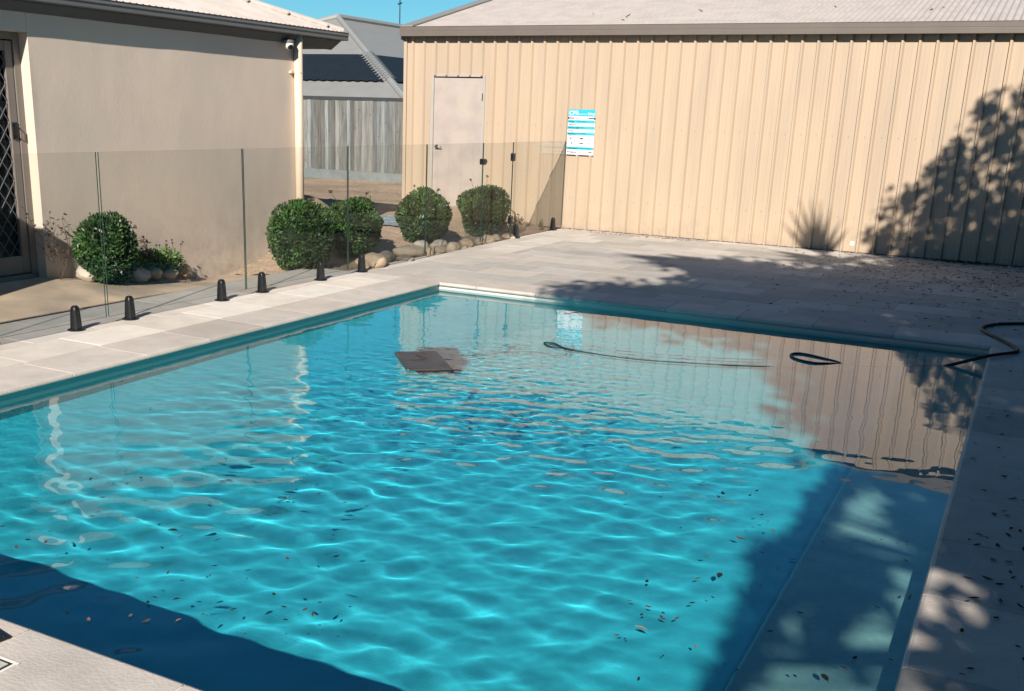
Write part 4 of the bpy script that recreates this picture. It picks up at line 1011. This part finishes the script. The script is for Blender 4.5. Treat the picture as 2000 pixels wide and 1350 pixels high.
# small tree right of the pool: crisp shade on the shed wall
def wall_tree():
    t = thing('small_tree', (7.4, -.2, -.05), 'small leafy tree right of the frame, casting leaf shadows on the shed', 'tree'); r = random.Random(5)
    W = [(3.05, .0), (3.0, .30), (3.25, .42), (3.15, .62), (3.42, .74), (3.55, 1.05), (3.72, 1.12), (3.88, 1.40), (4.02, 1.2), (4.12, 1.30), (4.02, 1.75), (4.18, 1.96), (4.30, 1.80), (4.45, 1.95), (4.9, 2.2), (5.6, 2.3), (6, 1), (6, -.5), (3.3, -.5)]
    V = []; m = 0; tips = []
    while m < 1350:
        x, z = r.uniform(3, 6), r.uniform(-.5, 2.3)
        if not in_poly(x, z, W): continue
        if noise.noise((x*2.6, z*2.6, 9)) < (-.33 if z > .75 else -.8) and r.random() < .96: continue
        tt = (6.2+r.uniform(-.8, .8))/1.6; p = Vector((x, YS, z))+K*tt; m += 1; tips.append(p)
        for q in range(6):
            c_ = p+Vector((r.gauss(0, .05), r.gauss(0, .08), r.gauss(0, .05))); u_ = Vector((r.gauss(0, 1), r.gauss(0, 1), r.gauss(0, .8))).normalized(); v_ = u_.cross(Vector((r.gauss(0, 1), r.gauss(0, 1), r.gauss(0, 1)))).normalized()
            l = .11*r.uniform(.7, 1.3); V += [tuple(c_-u_*l*.5), tuple(c_+v_*l*.3), tuple(c_+u_*l*.5), tuple(c_-v_*l*.3)]
    me = bpy.data.meshes.new('crown'); me.from_pydata(V, [], [tuple(range(4*i, 4*i+4)) for i in range(len(V)//4)]); me.materials.append(M_leafp)
    o = bpy.data.objects.new('crown', me); C.objects.link(o); o.parent = t; o.location = -Vector(t.location)
    b = MB(); top = Vector((6.6, -.6, 3.4)); b.tube([(7.4, -.2, -.05), (7.1, -.4, 1.8), top], [.10, .08, .05], 8); b.build('trunk', M_bark, t)
    b = MB()
    for p in r.sample(tips, 16): b.tube([top, (top+p)/2, p], [.03, .018, .006], 5)
    b.build('limb', M_bark, t)
wall_tree()
# fan palm: its finger shaped fronds shade the paving and the foot of the wall
def palm():
    t = thing('fan_palm', (7.9, -10.6, -.05), 'tall fan palm outside the frame whose fronds shade the paving', 'palm tree'); h = 6.6
    top = Vector((2.6, 1.9, 0))+K*h
    b = MB(); b.tube([(7.9, -10.6, -.05), Vector((7.9, -10.6, 0))*.5+Vector((top.x, top.y, top.z))*.5, top], [.17, .13, .10], 10); b.build('trunk', M_bark, t)
    fans = [((2.3, 2.75), [(.45, 3.26), (.62, 3.05), (.95, 3.02), (1.0, 2.60), (1.25, 2.45), (.99, 3.58), (1.6, 3.9), (2.3, 3.9)], .13),
            ((2.5, .75), [(1.05, .05), (1.12, .42), (1.25, .75), (1.5, 1.05), (1.7, 1.4), (1.25, -.25), (1.7, -.5), (2.2, -.5)], .12),
            ((2.9, 4.2), [(1.9, 4.9), (2.1, 4.4), (2.2, 3.9), (2.6, 3.7), (3.1, 5.2), (2.5, 5.2)], .09)]
    wallfan = ((2.50, -.25), [(1.98, .30), (2.05, .48), (2.16, .60), (2.30, .62), (2.42, .60), (2.55, .52), (2.70, .40), (2.82, .30)])
    def blade(b, A, B, w0):
        d = (B-A); s = d.cross(K).normalized(); n_ = 6; vs = []
        for i in range(n_+1):
            q = i/n_; w_ = w0*math.sin(PI*min(1, .15+q*.85))**.7*(1.0 if q < .6 else 1-(q-.6)/.45)
            p = A+d*q+Vector((0, 0, .03*math.sin(PI*q))); vs += [p-s*max(w_, .004), p+s*max(w_, .004)]
        b.add(vs, [(2*i, 2*i+2, 2*i+3, 2*i+1) for i in range(n_)])
    for (cx, cy), tips_, w0 in fans:
        b = MB(); A = Vector((cx, cy, 0))+K*h
        for (x, y) in tips_: blade(b, A, Vector((x, y, 0))+K*h, w0)
        b.tube([top, (top+A)/2+Vector((0, 0, .15)), A], .02, 5); b.build('frond', M_leafp, t)
    b = MB(); (cx, cz), tips_ = wallfan; hw_ = 4.4; A = Vector((cx, YS, cz))+K*hw_
    for (x, z) in tips_: blade(b, A, Vector((x, YS, z))+K*hw_, .034)
    b.tube([top, (top+A)/2+Vector((0, 0, .15)), A], .02, 5); b.build('frond', M_leafp, t)
palm()

# hedge and house added out of view to block part of the sky
t = thing('sky_blocker_hedge', (7.6, -2, -.2), 'tall dense hedge added unseen right of the frame to block part of the sky', 'sky_blocker_hedge')
r = np.random.default_rng(77); n = 16000
P = np.stack([6.9+.5*r.random(n)+.15*np.sin(r.random(n)*9), r.uniform(-12, 5.2, n), r.uniform(0, 3.9, n)+.25*r.random(n)], 1)
u_ = r.normal(size=(n, 3)); u_ /= np.linalg.norm(u_, axis=1)[:, None]; v_ = np.cross(u_, r.normal(size=(n, 3))); v_ /= np.linalg.norm(v_, axis=1)[:, None]
V = np.stack([P-u_*.09, P+v_*.045, P+u_*.09, P-v_*.045], 1).reshape(-1, 3)
me = bpy.data.meshes.new('foliage'); me.from_pydata(V.tolist(), [], (np.arange(n)[:, None]*4+np.arange(4)).tolist()); me.materials.append(M_leafp)
o = bpy.data.objects.new('foliage', me); C.objects.link(o); o.parent = t; o.location = -Vector(t.location)
b = MB(); b.box((7.2, -12, -.3), (8.0, 5.2, 3.85)); b.build('inner_growth', M_core, t)  # solid core of the added hedge, blocks the sky
t = thing('sky_blocker_house', (3, -15, -.2), 'rendered house added unseen behind the camera to block part of the sky', 'house')  # house shape put in out of view to cut sky light
b = MB(); b.box((-12, -17, -.3), (12, -14.5, 2.9)); b.build('wall', M_render, t)  # wall of the added house, blocks the sky
b = MB(); b.add([(-12.5, -13.9, 2.75), (12.5, -13.9, 2.75), (12.5, -17.2, 4.0), (-12.5, -17.2, 4.0), (-12.5, -20, 2.75), (12.5, -20, 2.75)], [(0, 1, 2, 3), (3, 2, 5, 4)]); b.build('roof', M_grey_roof, t)
